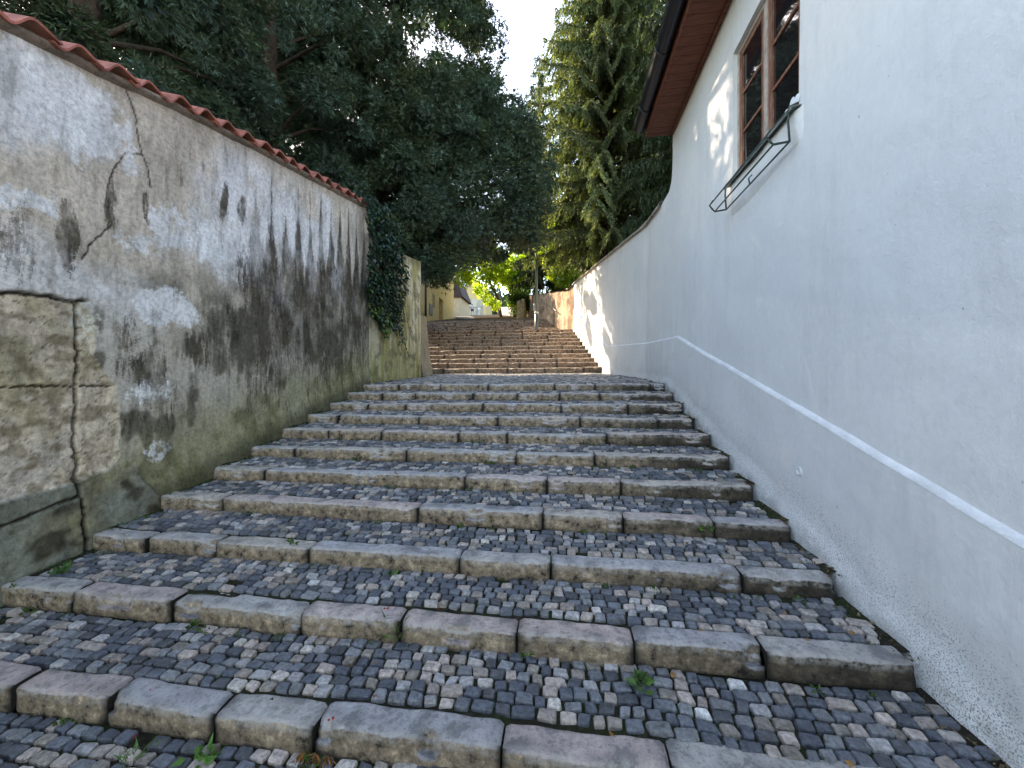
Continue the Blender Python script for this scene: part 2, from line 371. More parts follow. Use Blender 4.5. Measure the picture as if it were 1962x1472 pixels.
def kerb(name, xa, xb, yn, zt, depth, hgt, mat, parent, seed, dx=.02, n=0, front_round=.016, zfun=None):
    r = np.random.default_rng(seed); g = .0035
    xs = np.arange(xa+g, xb-g, dx); xs = np.append(xs, xb-g)
    prof = [(0.004, -hgt), (.0, -hgt*.8), (0, -hgt*.55), (0, -hgt*.35), (0, -hgt*.2)]
    for k in range(5):
        a = k/4*math.pi/2; prof.append((front_round*(1-math.cos(a)), -front_round*(1-math.sin(a))))
    for f in (.35, .5, .65, .8, .93, 1.0): prof.append((depth*f, .004*f))
    prof += [(depth+.003, -.02), (depth+.003, -hgt*.6)]
    pf = np.array(prof); Xg, K = np.meshgrid(xs, np.arange(len(pf)), indexing='ij')
    yy = pf[K, 0]; zz = pf[K, 1]
    # round the ends
    e = np.minimum(Xg-xa, xb-Xg); rd = ss(.018, 0, e)
    off = r.normal(0, .006); tilt = r.normal(0, .006); zt = zt+r.normal(0, .004)
    Yw = yn+off+yy+rd*.008*(1-2*(yy > depth*.5))+tilt*(Xg-xa)/max(.2, xb-xa)
    chip = .040*ss(.52, .78, fbm(Xg*6, yn*11, 0, seed % 97, 4))*(np.exp(-((yy-front_round*.3)**2)/.0006))*(zz > -.05)
    Zw = zt+zz-rd*.008*(zz > -.03)-chip+tilt*.5+(zfun(Xg) if zfun is not None else 0)
    Yw = Yw+chip*.8+.010*(fbm(Xg*9, zz*14, yn*3, 4, 3)-.5)*2*(zz < .01)
    Zw = Zw+.007*(fbm(Xg*11, yy*14, yn*5, 6, 3)-.5)*2*(zz > -.06)
    grime = np.clip(rd*1.0+.9*ss(.06, 0, e)*fbm(Xg*30, zz*30, yn, 3, 3)+ss(-hgt*.7, -hgt*.95, zz)*.5*(yy < .05), 0, 1)
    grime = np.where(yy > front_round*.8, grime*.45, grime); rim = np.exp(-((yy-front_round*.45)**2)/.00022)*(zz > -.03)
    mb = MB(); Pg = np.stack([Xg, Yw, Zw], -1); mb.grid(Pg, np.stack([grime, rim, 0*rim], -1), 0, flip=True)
    for i, fl in ((0, 0), (-1, 1)):   # end caps
        P_ = Pg[i]; c = P_.mean(0); m_ = len(P_)
        V = np.vstack([P_, c]); Q = [(k, k+1, m_, m_) for k in range(m_-1)]
        Q = [(k, k+1, min(k+2, m_-1), m_) for k in range(0, m_-1, 2)]
        Q = [q[::-1] if not fl else q for q in Q if len(set(q)) == 4]
        mb.add(V, Q, (1, 1, 1))
    return mb.build(name, mat, parent, True)

# ---- lower flight
def pxX(px, Y): x, y, _ = ray(px, 0); return x/y*Y
JOINTS = {0: [20, 200, 410, 600, 960], 1: [-60, 135, 325, 575, 765, 990, 1215, 1470], 2: [280, 410, 590, 880, 1055, 1425],
          3: [425, 800, 1040, 1195, 1370], 4: [505, 890, 1048, 1190]}
lower = empty('stairs', (0, 0, 0), 'lower flight of broad cobbled steps edged with worn granite kerbs, nearest the viewer', 'stairs')
c_xl = lambda Y: np.full(np.shape(Y), XL-.02); c_xr = lambda Y: np.full(np.shape(Y), XR+.02)
for n in range(-4, 10):
    yn = Y0+n*T; zf = lambda X, Y, n=n: tread_z(X, Y, n)
    mb = MB()
    setts(mb, yn+.118, yn+T-.004, lambda y: XL+.05+.05*vn(y*9, 1, 0, 3), lambda y: XR-.07-.10*vn(y*7, 4, 0, 3), zf, seed=100+n)
    soil(mb, yn+.09, yn+T+.03, c_xl, c_xr, zf)
    st = mb.build('step', [M['sett'], M['soil']], lower)
    left = XL+.02+.02*random.random(); right = XR-.06-.06*random.random()
    js = [pxX(p, yn) for p in JOINTS.get(n, [])]
    js = [j for j in js if left+.15 < j < right-.15]
    if not js or js[0]-left > 1.0 or n not in JOINTS:
        x = left+random.uniform(.3, .7); js2 = []
        lim = (js[0]-.3) if js else right-.25
        while x < lim: js2.append(x); x += random.uniform(.5, 1.3)
        js = js2+js
    js = [left]+js+[right]
    while len(js) > 2 and js[-1]-js[-2] > 1.25: js.insert(-1, js[-2]+random.uniform(.5, .9))
    for i in range(len(js)-1):
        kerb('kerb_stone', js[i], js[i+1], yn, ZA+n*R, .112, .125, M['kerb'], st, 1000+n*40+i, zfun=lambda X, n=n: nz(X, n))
# landing
land = MB()
zfl = lambda X, Y: LANDZ+.062*(np.asarray(Y)-LAND0)+.5*nz(X, 10)*0+nz(X, 10)+.014*(vn(np.asarray(X)*2, np.asarray(Y)*2, 0, 9)-.5)
setts(land, LAND0+.135, Y1, lambda y: xl(y)+.06, lambda y: xr(y)-.12-.06*vn(y*7, 4, 0, 3), zfl, .060, seed=55)
soil(land, LAND0+.10, Y1+.05, lambda Y: xl(Y)-.1, lambda Y: xr(Y)+.03, zfl, .05)
ld = land.build('landing', [M['sett'], M['soil']], None); tag(ld, 'cobbled landing between the lower and the upper flight', None, None, 'structure')
x = XL+.03; i = 0
js = [x]
while js[-1] < XR-.9: js.append(js[-1]+random.uniform(.55, 1.1))
js.append(XR-.08)
for i in range(len(js)-1):
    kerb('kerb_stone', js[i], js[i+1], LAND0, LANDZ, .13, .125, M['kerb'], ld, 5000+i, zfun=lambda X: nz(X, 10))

# ---- upper flights in solid stone
def stone_flight(obj, y0, z0, n_, R_, T_, seed, depth=None, mat=None, dx=.05, slen=(.6, 1.3)):
    rr = random.Random(seed)
    for k in range(n_):
        yn = y0+k*T_; zt = z0+(k+1)*R_
        a, b = float(xl(yn))-.25, float(xr(yn))+.02
        js = [a]
        while js[-1] < b-slen[1]: js.append(js[-1]+rr.uniform(*slen))
        js.append(b)
        parts = []
        for i in range(len(js)-1):
            dd = depth or T_+.06
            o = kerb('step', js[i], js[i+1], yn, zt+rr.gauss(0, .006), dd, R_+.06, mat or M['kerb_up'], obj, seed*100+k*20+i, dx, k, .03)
            parts.append(o)
        # join the stones of this step into one mesh
        b_ = MB()
        for o in parts:
            me = o.data; V = np.empty(len(me.vertices)*3, np.float32); me.vertices.foreach_get('co', V)
            Q = np.empty(len(me.loops), np.int32); me.loops.foreach_get('vertex_index', Q)
            C = np.empty(len(me.vertices)*4, np.float32); me.color_attributes['col'].data.foreach_get('color', C)
            b_.add(V.reshape(-1, 3), Q.reshape(-1, 4), C.reshape(-1, 4)[:, :3])
            bpy.data.objects.remove(o); bpy.data.meshes.remove(me)
        b_.build('step', mat or M['kerb_up'], obj, True)
upper = empty('stairs', (0, 0, 0), 'middle flight of plain brown stone steps between cobbled landing and lamp post', 'stairs')
stone_flight(upper, Y1, Z1, N2, R2, T2, 3)
mb = MB(); ys = np.linspace(Y2+.1, Y3+.1, 40)
setts(mb, Y2+.42, Y3, lambda y: xl(y)-.2, lambda y: xr(y)-.05, lambda X, Y: Z2+.05*(np.asarray(Y)-Y2), .07, seed=77)
soil(mb, Y2+.2, Y3+.06, lambda Y: xl(Y)-.3, lambda Y: xr(Y)+.1, lambda X, Y: Z2+.05*(np.asarray(Y)-Y2), .08)
o = mb.build('upper_landing', [M['sett'], M['soil']]); tag(o, 'small upper landing with the lamp post', kind='structure')
third = empty('stairs', (0, 0, 0), 'short flight of stone steps just behind the lamp post', 'stairs')
stone_flight(third, Y3, Z3, N3, R3, T3, 5)
far = empty('stairs', (0, 0, 0), 'farthest long ramp-like flight of shallow steps leading to the walking people', 'stairs')
nf = 36; Tf = (61-Y4-.5)/nf; Rf = .19*Tf
for k in range(nf):
    yn = Y4+.5+k*Tf; zt = Z4+Rf*k; a, b = float(xl(yn))-1.5, float(xr(yn))
    m_ = MB(); m_.box(a, b, yn, yn+.2, zt-.5, zt+Rf*.55, (.26, .20, .15))
    ys = np.linspace(yn+.2, yn+Tf+.02, 6); xs = np.linspace(a, b, 30); Yg, Xg = np.meshgrid(ys, xs, indexing='ij')
    m_.grid(np.stack([Xg, Yg, zt+Rf*.55+(Yg-yn-.2)/Tf*Rf*.42-.01+.02*fbm(Xg*3, Yg*3, 0, 3, 2)], -1), (.20, .155, .115), 0, flip=True)
    m_.build('step', M['oldstone'], far)
m_ = MB(); yy = np.array([61, 64, 70, 80, 95]); 
Yg, Ug = np.meshgrid(yy, np.linspace(0, 1, 12), indexing='ij'); Xg = (xl(Yg)-2)*(1-Ug)+(xr(Yg)+1)*Ug
m_.grid(np.stack([Xg, Yg, Z4+.19*(60-Y4)+.0*Yg+(Yg-61)*.03], -1), (.22, .20, .19), 0, flip=True)
o = m_.build('path', M['oldstone']); tag(o, kind='structure')

# ---------------------------------------------------------------- ground sheet
ys = np.concatenate([np.linspace(-900, -10, 12), np.linspace(-8, 100, 109), np.linspace(110, 1500, 16)])
us = np.concatenate([-np.geomspace(900, 6, 16), [-3, -1.5, -1.0, -.6, -.3, 0], [.3, .6, 1.0, 1.5, 3], np.geomspace(6, 900, 16)])
Yg, Ug = np.meshgrid(ys, us, indexing='ij')
le, re = xl(Yg)-.7, xr(Yg)+.7
Xg = np.where(Ug <= -1, le+Ug+1, np.where(Ug >= 1, re+Ug-1, (le+re)/2+Ug*(re-le)/2))
Pz = np.where(Yg < -6, plane(-6)+0*Yg, plane(Yg))
hump = np.where(Yg > 100, 0, ss(1.05, 1.6, np.abs(Ug)))
Z = Pz-.55+hump*np.where(Ug < 0, 1.6, 1.3)+ss(20, 400, np.abs(Xg))*6*fbm(Xg*.01, Yg*.01, 0, 2, 3)
m_ = MB(); m_.grid(np.stack([Xg, Yg, Z], -1), (.05, .06, .03), 0, flip=True)
M['ground'] = mat_simple('garden_ground', (.045, .05, .025), 1, .1, .5, 2, bump=.05, bsc=10)
o = m_.build('ground', M['ground'], None, True); tag(o, kind='structure')

# ---------------------------------------------------------------- LEFT OLD WALL
def wtop(Y): return np.interp(Y, [-8, 1.83, 2.31, 2.857, 3.76, 5.46, 6.2], [.3, 2.116, 2.21, 2.352, 2.53, 2.84, 2.985])
W = lambda pts: [WL(*p) for p in pts]
STONE = W([(-140, 540), (0, 560), (80, 568), (152, 578), (166, 590), (183, 638), (178, 681), (205, 724), (221, 743), (226, 776), (231, 804), (226, 847), (228, 876), (209, 900), (147, 921), (114, 935), (67, 947), (0, 964), (-140, 1010)])
LOWP = W([(-140, 1010), (0, 964), (67, 947), (114, 935), (147, 921), (209, 901), (262, 895), (276, 928), (292, 945), (320, 1100), (100, 1400), (-140, 1500)])
CR_V = W([(152, 578), (149, 640), (153, 680), (150, 740), (151, 795), (147, 852), (155, 895), (148, 923), (155, 957), (157, 1060)])
CR_H = W([(-140, 742), (0, 742), (120, 740), (221, 740)])
CR_T = W([(-140, 553), (0, 560), (80, 567), (152, 578), (168, 577)])
CR_1 = W([(240, 166), (247, 190), (262, 231), (264, 261), (272, 293), (283, 321), (290, 360)])
CR_2 = W([(272, 296), (255, 297), (239, 295), (223, 315), (210, 355), (204, 380), (215, 430), (172, 470), (160, 500)])
CR_3 = W([(219, 262), (230, 280), (239, 295)])
CR_4 = W([(0, 1010), (60, 985), (120, 960), (150, 950)])
BLOB = [(35, 455, 38, 75, .8), (130, 465, 28, 85, .95), (216, 385, 13, 62, .8), (283, 392, 9, 32, .8), (345, 330, 6, 38, .7), (388, 325, 7, 28, .6),
        (430, 385, 11, 50, 1), (466, 395, 12, 42, .8), (30, 520, 60, 40, .5), (395, 655, 42, 60, .8), (285, 700, 55, 55, .75), (455, 650, 45, 95, .65), (330, 770, 60, 50, .55),
        (250, 640, 30, 35, .5), (520, 700, 55, 130, .55), (600, 640, 70, 110, .6)]
WHITE = [(315, 590, 62, 42, 1), (360, 610, 30, 35, .8), (290, 745, 52, 28, .8), (300, 860, 36, 30, .6), (395, 470, 45, 45, .9), (120, 200, 160, 110, .9), (330, 440, 60, 60, .6), (20, 140, 60, 80, .8),
         (60, 385, 90, 28, .7), (265, 450, 60, 40, .5), (575, 600, 25, 30, .3), (230, 300, 60, 40, .4)]
def blobs(Yv, Zv, L, sd):
    m = np.zeros(Yv.shape); wx = .05*(fbm(Yv*5, Zv*5, 0, sd, 4)-.5)*2; wz = .12*(fbm(Yv*4, Zv*4, 3, sd+5, 4)-.5)*2
    for (px, py, rx, ry, a) in L:
        yc, zc = WL(px, py); y2, _ = WL(px+rx, py); _, z2 = WL(px, py-ry); ry_ = abs(y2-yc); rz_ = abs(z2-zc)
        d = np.hypot((Yv-yc+wx)/ry_, (Zv-zc+wz)/rz_)
        m = np.maximum(m, a*ss(1.25, .35, d+.5*(fbm(Yv*14, Zv*6, 0, sd+9, 4)-.5)))
    return m
def lerp(a, b, t): return a+(np.asarray(b)-a)*t[..., None]
def paint_left(Yv, Zv):
    d = wtop(Yv)-Zv; h = Zv-plane(Yv)
    n1 = fbm(Yv*1.6, Zv*1.6, 0, 41, 5); n2 = fbm(Yv*6, Zv*6, 0, 42, 5); n3 = fbm(Yv*16, Zv*2.2, 0, 43, 5); n4 = fbm(Yv*30, Zv*30, 0, 44, 3)
    c = np.zeros(Yv.shape+(3,)); c[:] = (.80, .76, .73)
    c = lerp(c, (.60, .50, .38), np.clip(ss(.42, .62, n1+.05*d)*.85, 0, 1))
    c = lerp(c, (.56, .48, .38), ss(.30, .05, d)*.8)
    bw = blobs(Yv, Zv, WHITE, 60)
    # lower wall: grey mottled dirt
    low = ss(1.15, 2.0, d+.5*(n2-.5)+.3*(n1-.5))
    c = lerp(c, (.42, .37, .28), low*.8)
    c = lerp(c, (.13, .118, .088), low*ss(.44, .56, n3*.3+n2*.4+n1*.3)*.9)
    # drips below the tile gaps
    ph = np.abs(((Yv-5.5)/.2235+.5) % 1-.5)*2; sp = (1-ph)
    kk = np.floor((Yv-5.5)/.2235+.5); rk = _h(kk.astype(np.int64), kk.astype(np.int64)*0+3, 0*kk.astype(np.int64), 7)
    ds = 1.16+.30*(_h(kk.astype(np.int64)+99, 0*kk.astype(np.int64)+5, 0*kk.astype(np.int64), 8)-.5)*0+.26*(fbm(Yv*3, 1, 0, 47, 3)-.5)*2-.18*ss(4.6, 6, Yv)-(.30+.85*rk)*sp**(1.0+.9*rk)+.22*(n3-.5)*2+.1*(n2-.5)
    wy = ss(3.35, 3.75, Yv+.2*(n2-.5))
    dk = ss(-.16, .42, d-ds+.10*(n2-.5))*wy
    fade = 1-.42*ss(1.7, 2.5, d+.6*(n3-.5)); streak = .78+.22*ss(.36, .56, n3)
    wd = np.clip(dk*fade*streak, 0, .96)
    thin = ss(.78, .96, sp)*ss(.04, .3, d)*wy*ss(.30, .5, n3)*.6; wd = np.maximum(wd, thin)
    wd = np.maximum(wd, np.clip(blobs(Yv, Zv, BLOB, 70)*(.6+.4*ss(.35, .55, n3)), 0, .95)); wd = np.maximum(wd, .36*low*ss(.44, .56, n3*.3+n2*.4+n1*.3))
    ww = np.clip(bw*1.05, 0, 1)*(1-.7*wd)
    # algae near the ground
    al = ss(.75, .12, h+.5*(n1-.5)+.3*(n3-.5)); c = lerp(c, (.27, .265, .10), al*.6); wd = wd*(1-.5*al); c = lerp(c, (.06, .06, .035), ss(.18, .0, h+.1*(n2-.5))*.7)
    c = lerp(c, (.20, .19, .08), ss(5.2, 6.1, Yv)*ss(.8, 1.6, d)*.55*ss(.35, .6, n3))
    # exposed stone
    wb = .012*(fbm(Yv*22, Zv*22, 0, 50, 3)-.5)*2
    ins = in_poly(Yv+wb, Zv+wb, STONE)
    sc = np.zeros(c.shape); sc[:] = (.60, .50, .37); sc = lerp(sc, (.46, .39, .25), ss(.4, .62, n2)); sc = lerp(sc, (.60, .52, .42), ss(.55, .7, n1))
    sc = lerp(sc, (.10, .085, .055), ss(.74, .80, fbm(Yv*60, Zv*60, 0, 51, 2))*.8); sc = lerp(sc, (.22, .17, .10), ss(.52, .66, fbm(Yv*11, Zv*17, 0, 55, 5))*.7)
    c = np.where(ins[..., None], sc, c)
    lo = in_poly(Yv+wb, Zv+wb, LOWP); lc = np.zeros(c.shape); lc[:] = (.27, .24, .13); lc = lerp(lc, (.20, .20, .155), ss(.4, .6, n1)); lc = lerp(lc, (.06, .055, .035), ss(.52, .7, n2))
    c = np.where(lo[..., None], lc, c)
    eb = seg_dist(Yv+wb, Zv+wb, STONE[3:15]); c = lerp(c, (.50, .44, .34), ss(.010, .004, eb)*(~ins)*.8)
    # remains of pale paint at the head of the crack
    py_, pz_ = WL(165, 615); c = lerp(c, (.66, .62, .50), ss(.58, .66, fbm(Yv*28, Zv*28, 0, 52, 3)+.3*ss(.16, .02, np.hypot((Yv-py_)*1.3, (Zv-pz_)*.8))-.12)*ss(.15, .1, np.hypot((Yv-py_)*1.4, (Zv-pz_)*.8)))
    disp = .010*(fbm(Yv*1.3, Zv*1.3, 0, 80, 3)-.5)*2+.004*(n2-.5)*2
    disp = disp-ins*(.020+.016*(fbm(Yv*9, Zv*9, 0, 81, 5)-.5)*2+.008*(n4-.5)) + lo*(.012+.030*(fbm(Yv*6, Zv*6, 0, 82, 5)-.5)*2)
    for P_, w, dp in ((CR_V, .011, .035), (CR_H, .006, .02), (CR_T, .012, .03), (CR_1, .007, .008), (CR_2, .006, .006), (CR_3, .0055, .005), (CR_4, .01, .02)):
        dd = seg_dist(Yv+.014*(fbm(Yv*18, Zv*18, 0, 53, 3)-.5)*2, Zv+.014*(fbm(Yv*18, Zv*18, 7, 54, 3)-.5)*2, P_)
        k = ss(w*1.25, w*.45, dd); c = lerp(c, (.018, .015, .012), k*.95); disp = disp-dp*k
    # foot of the wall bulges towards the steps
    disp = disp+.045*ss(.30, -.05, h+.12*(n1-.5))
    msk = np.where(ins | lo, 0., 1.); return c, disp, np.stack([wd*msk, ww*msk, 0*msk], -1)
YE = 6.12
wall = empty('plaster_wall', (0, 0, 0), 'tall old plaster wall on the left with dark drip stains, exposed stone patch and red tile coping', 'wall')
mb = MB(); ysl = np.concatenate([np.arange(-4, .9, .1), np.arange(.9, 3.0, .0105), np.arange(3.0, YE, .016), [YE]])
v = np.linspace(0, 1, 330); Yg, Vg = np.meshgrid(ysl, v, indexing='ij'); zb = plane(Yg)-.45; Zg = zb+(wtop(Yg)-zb)*Vg
c, dsp, wear = paint_left(Yg, Zg); mb.grid(np.stack([XL+dsp, Yg, Zg], -1), c, 0)
ys8 = np.arange(-4, YE+.01, (YE+4)/20)
for a, b in zip(ys8[:-1], ys8[1:]):
    mb.hexa([(XL-.42, a, plane(a)-.6), (XL-.05, a, plane(a)-.6), (XL-.05, b, plane(b)-.6), (XL-.42, b, plane(b)-.6),
             (XL-.42, a, wtop(a)), (XL-.05, a, wtop(a)), (XL-.05, b, wtop(b)), (XL-.42, b, wtop(b))], (.25, .24, .2))
ve = np.linspace(0, 1, 60); xe = np.linspace(-.42, .0, 12); A, B = np.meshgrid(xe, ve, indexing='ij')
zb = plane(YE)-.4; mb.grid(np.stack([XL+A, YE+.004+0*A, zb+(wtop(YE)-zb)*B], -1), (.17, .16, .10), 0)
o = mb.build('wall_body', M['plaster_old'], wall, True)
wa = np.zeros((len(o.data.vertices), 4), np.float32); wa[:wear.shape[0]*wear.shape[1], :3] = wear.reshape(-1, 3); o.data.color_attributes.new('wear', 'FLOAT_COLOR', 'POINT').data.foreach_set('color', wa.ravel())
# pantile coping
mb = MB(); pitch = .2275
k0 = -24
for k in range(k0, 20):
    yk = 1.80+k*pitch
    if yk > 5.75: continue
    t_ = np.linspace(-.04, 1.14, 15); s_ = np.linspace(0, 1, 9); Tg, Sg = np.meshgrid(t_, s_, indexing='ij')
    jit = random.gauss(0, .006); jz = random.gauss(0, .004); rz = random.gauss(0, .012)
    prof = .037*np.sin(2*math.pi*(Tg-.36))*(1+.35*np.sin(2*math.pi*(Tg-.1)))+.020*Tg
    Yt = yk+Tg*pitch; Xf = XL+.075+jit-Sg*.50+rz*Tg
    Zt = wtop(Yt)+.030+prof+Sg*.14+jz
    cc = np.zeros(Tg.shape+(3,))
    up = np.stack([Xf, Yt, Zt+.009], -1); dn = np.stack([Xf, Yt, Zt-.009], -1)
    tc = (1, 1, 1)
    mb.grid(up, tc, 0, flip=False); mb.grid(dn, tc, 0, flip=True)
    for E0, E1, fl in ((up[:, 0], dn[:, 0], 0), (up[-1, :], dn[-1, :], 0), (up[0, :], dn[0, :], 1)):
        mb.grid(np.stack([E0, E1], 1), tc, 0, flip=bool(fl))
mb.build('tile_coping', M['tile'], wall, True)
mb = MB()   # mortar bed below the tiles
Yg, Sg = np.meshgrid(np.arange(-4, YE, .03), np.linspace(0, 1, 6), indexing='ij')
mb.grid(np.stack([XL+.045*np.sin(Sg*3.1)+.006*(fbm(Yg*20, Sg*5, 0, 3, 3)-.5), Yg, wtop(Yg)-.035+.075*Sg+.012*(fbm(Yg*12, Sg, 0, 4, 3)-.5)], -1), (.27, .21, .16), 0)
mb.build('mortar_bed', M['plaster_old'], wall, True)

# second, lower wall stretch beyond the ivy
w2 = empty('garden_wall', (0, 0, 0), 'lower yellow-green stained wall stretch on the left just behind the hanging ivy', 'wall')
X2 = XL-.02; top2 = lambda Y: np.interp(Y, [6, 7.34, 8.56], [2.62, 2.64, 2.84])
Yg, Vg = np.meshgrid(np.arange(6.0, 8.57, .03), np.linspace(0, 1, 130), indexing='ij'); zb = plane(Yg)-.3; Zg = zb+(top2(Yg)-zb)*Vg
n1 = fbm(Yg*9, Zg*1.4, 0, 21, 5); n2 = fbm(Yg*5, Zg*5, 0, 22, 4); c = np.zeros(Yg.shape+(3,)); c[:] = (.68, .60, .42)  # base colour lightened to carry the warm sun glow on this stretch
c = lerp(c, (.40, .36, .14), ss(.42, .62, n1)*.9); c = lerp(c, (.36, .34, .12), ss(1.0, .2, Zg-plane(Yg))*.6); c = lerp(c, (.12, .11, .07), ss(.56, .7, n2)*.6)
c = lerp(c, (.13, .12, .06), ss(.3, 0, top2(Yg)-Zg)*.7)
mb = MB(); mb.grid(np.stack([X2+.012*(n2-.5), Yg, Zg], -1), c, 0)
xe = np.linspace(-.4, .0, 12); A, B = np.meshgrid(xe, np.linspace(0, 1, 60), indexing='ij'); zb = plane(8.56)-.3
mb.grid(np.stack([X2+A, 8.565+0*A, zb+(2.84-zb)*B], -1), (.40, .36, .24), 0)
A, B = np.meshgrid(np.linspace(6, 8.57, 30), np.linspace(-.4, .008, 6), indexing='ij'); mb.grid(np.stack([X2+B, A, top2(A)+.001], -1), (.2, .18, .12), 0, flip=True)
A, B = np.meshgrid(np.linspace(6, 8.57, 6), np.linspace(0, 1, 6), indexing='ij'); mb.grid(np.stack([X2-.4+0*A, A, plane(A)-.3+(top2(A)-plane(A)+.3)*B], -1), (.2, .18, .12), 0, flip=True)
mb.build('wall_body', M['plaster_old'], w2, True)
mb = MB()   # leaning buttress
A, B = np.meshgrid(np.linspace(0, 1, 20), np.linspace(0, 1, 14), indexing='ij')
zb = plane(9.2)-.2
for face in (0, 1):
    if face == 0: P_ = np.stack([X2-.30+(.02+.22*(1-B)**1.6)*A, 9.0+0*A, zb+B*1.75], -1)
    else: P_ = np.stack([X2-.30+(.02+.22*(1-B)**1.6), 9.0+.7*A, zb+B*1.75], -1)
    P_[..., 0] += .03*(fbm(P_[..., 1]*5, P_[..., 2]*5, 0, 3, 3)-.5); mb.grid(P_, (.36, .31, .22), 0, flip=False)
mb.box(X2-.6, X2-.32, 9.01, 9.7, zb-.1, zb+1.74, (.3, .27, .2))
mb.build('buttress', M['plaster_old'], w2, True)

# ---------------------------------------------------------------- IVY
def leaf_cloud(name, P, D, L, Wd, C, mat, parent=None, side=True, curl=.15, nrm=None):
    """rhombic leaves: P centres, D axis directions, L lengths, Wd widths"""
    n = len(P); D = D/np.linalg.norm(D, axis=1)[:, None]
    r = rng.normal(size=(n, 3)) if nrm is None else nrm+rng.normal(size=(n, 3))*.35
    S = np.cross(D, r); S /= np.linalg.norm(S, axis=1)[:, None]+1e-9; N = np.cross(S, D)
    L = np.asarray(L)[:, None]; Wd = np.asarray(Wd)[:, None]
    v0 = P; v1 = P+D*L*.42+S*Wd*.5+N*L*curl*.3; v2 = P+D*L-N*L*curl; v3 = P+D*L*.42-S*Wd*.5+N*L*curl*.3
    V = np.stack([v0, v1, v2, v3], 1).reshape(-1, 3); Q = np.arange(4*n).reshape(n, 4)
    return V, Q, np.repeat(C, 4, 0)
def build_leaves(name, parts, mat, parent=None):
    V = []; Q = []; C = []; n = 0
    for v, q, c in parts: V.append(v); Q.append(q+n); C.append(c); n += len(v)
    return fast_mesh(name, np.concatenate(V), np.concatenate(Q), mat, parent, np.concatenate(C))
ivy = empty('ivy', (X2, 6.6, 2.7), 'dark green ivy spilling over the left wall where the tile coping ends', 'plant')
IV = [WL(*p, X=-3.15) for p in [(694, 398), (722, 388), (752, 425), (768, 478), (775, 560), (772, 612), (748, 642), (722, 610), (708, 560), (706, 480)]]
P = []; 
while len(P) < 2600:
    y, z = rng.uniform(5.8, 7.7), rng.uniform(.7, 3.1)
    if in_poly(np.array([y+.05*rng.normal()]), np.array([z+.05*rng.normal()]), IV)[0]:
        e = fbm(np.array([y*4]), np.array([z*3]), 0, 91, 3)[0]
        if e > .33: P.append((XL+rng.uniform(0, .10)+.22*e*ss(1.2, 2.4, z), y, z))
for k in range(500):  # on top of the wall
    y = rng.uniform(5.6, 6.9); P.append((XL+rng.uniform(-.4, .12), y, (wtop(y) if y < YE else 2.64)+rng.uniform(.02, .18)+.1*(y > YE)))
strands = []
for k in range(9):
    y = rng.uniform(6.5, 7.5); z = rng.uniform(1.0, 1.5); pts = [(XL+.05, y, z+.4)]
    for j in range(7):
        y += rng.normal(.02, .03); z -= .06; pts.append((XL+.03+.02*rng.random(), y, z)); 
        if rng.random() < .8: P.append((XL+.05, y+.02*rng.normal(), z))
    strands.append(pts)
P = np.array(P); n = len(P)
D = np.column_stack([rng.uniform(.1, .7, n), rng.normal(0, .5, n), -rng.uniform(.4, 1, n)])
L = rng.uniform(.05, .085, n); base = np.array((.018, .042, .022)); C = base*rng.uniform(.5, 1.6, n)[:, None]
k = rng.random(n) < .04; k |= (P[:, 2] < 1.35) & (P[:, 1] < 6.8) & (rng.random(n) < .4); C[k] = np.array((.12, .19, .04))
nr = np.tile(np.array((1, 0, .5)), (n, 1))
a1 = leaf_cloud('', P, D, L, L*.95, C, None, nrm=nr)
D2 = D+np.column_stack([0*L, np.full(n, .9), 0*L]); a2 = leaf_cloud('', P, D2, L*.7, L*.5, C, None, nrm=nr)
D3 = D-np.column_stack([0*L, np.full(n, .9), 0*L]); a3 = leaf_cloud('', P, D3, L*.7, L*.5, C, None, nrm=nr)
build_leaves('foliage', [a1, a2, a3], M['ivy'], ivy)
mb = MB()
for s_ in strands: mb.tube(s_, .003, 5)
for k in range(8):
    y = rng.uniform(6.2, 7.2); pts = [(XL+.03, y, 2.7)]
    while pts[-1][2] > 1.3: pts.append((XL+.03, pts[-1][1]+rng.normal(.02, .03), pts[-1][2]-.12))
    mb.tube(pts, .006, 5)
mb.build('stem', M['bark'], ivy)

# ---------------------------------------------------------------- RIGHT: WHITE HOUSE
WY0, WY1, WZ0, WZ1 = 2.76, 3.76, 1.82, 3.02
HY = 5.72; HZ = 3.56
zline = lambda Y: np.interp(Y, [-6, 1.514, 5.46, 7.45, 10.1, 14.5, 15], [-2.75, -.543, .622, .74, .95, 2.75, 2.9])
def rdisp(Yv, Zv): return .014*(fbm(Yv*.9, Zv*.9, 0, 71, 3)-.5)*2+.007*(fbm(Yv*3.3, Zv*3.3, 0, 72, 3)-.5)*2
def wallattr(Yv, Zv):
    h = Zv-plane(Yv)
    sp = ss(.75, .02, h+.12*(fbm(Yv*3, Zv*3, 0, 5, 3)-.5))**1.5; ft = .6*ss(.05, -.05, h+.07*(fbm(Yv*9, Zv*9, 0, 6, 3)-.5))
    lb = .17+.30*(Yv-1.51); tone = ss(-.03, .03, Zv-lb-.02*(fbm(Yv*2, 3, 0, 4, 3)-.5))*ss(4.3, 3.2, Yv)
    return np.stack([sp, ft, tone], -1)
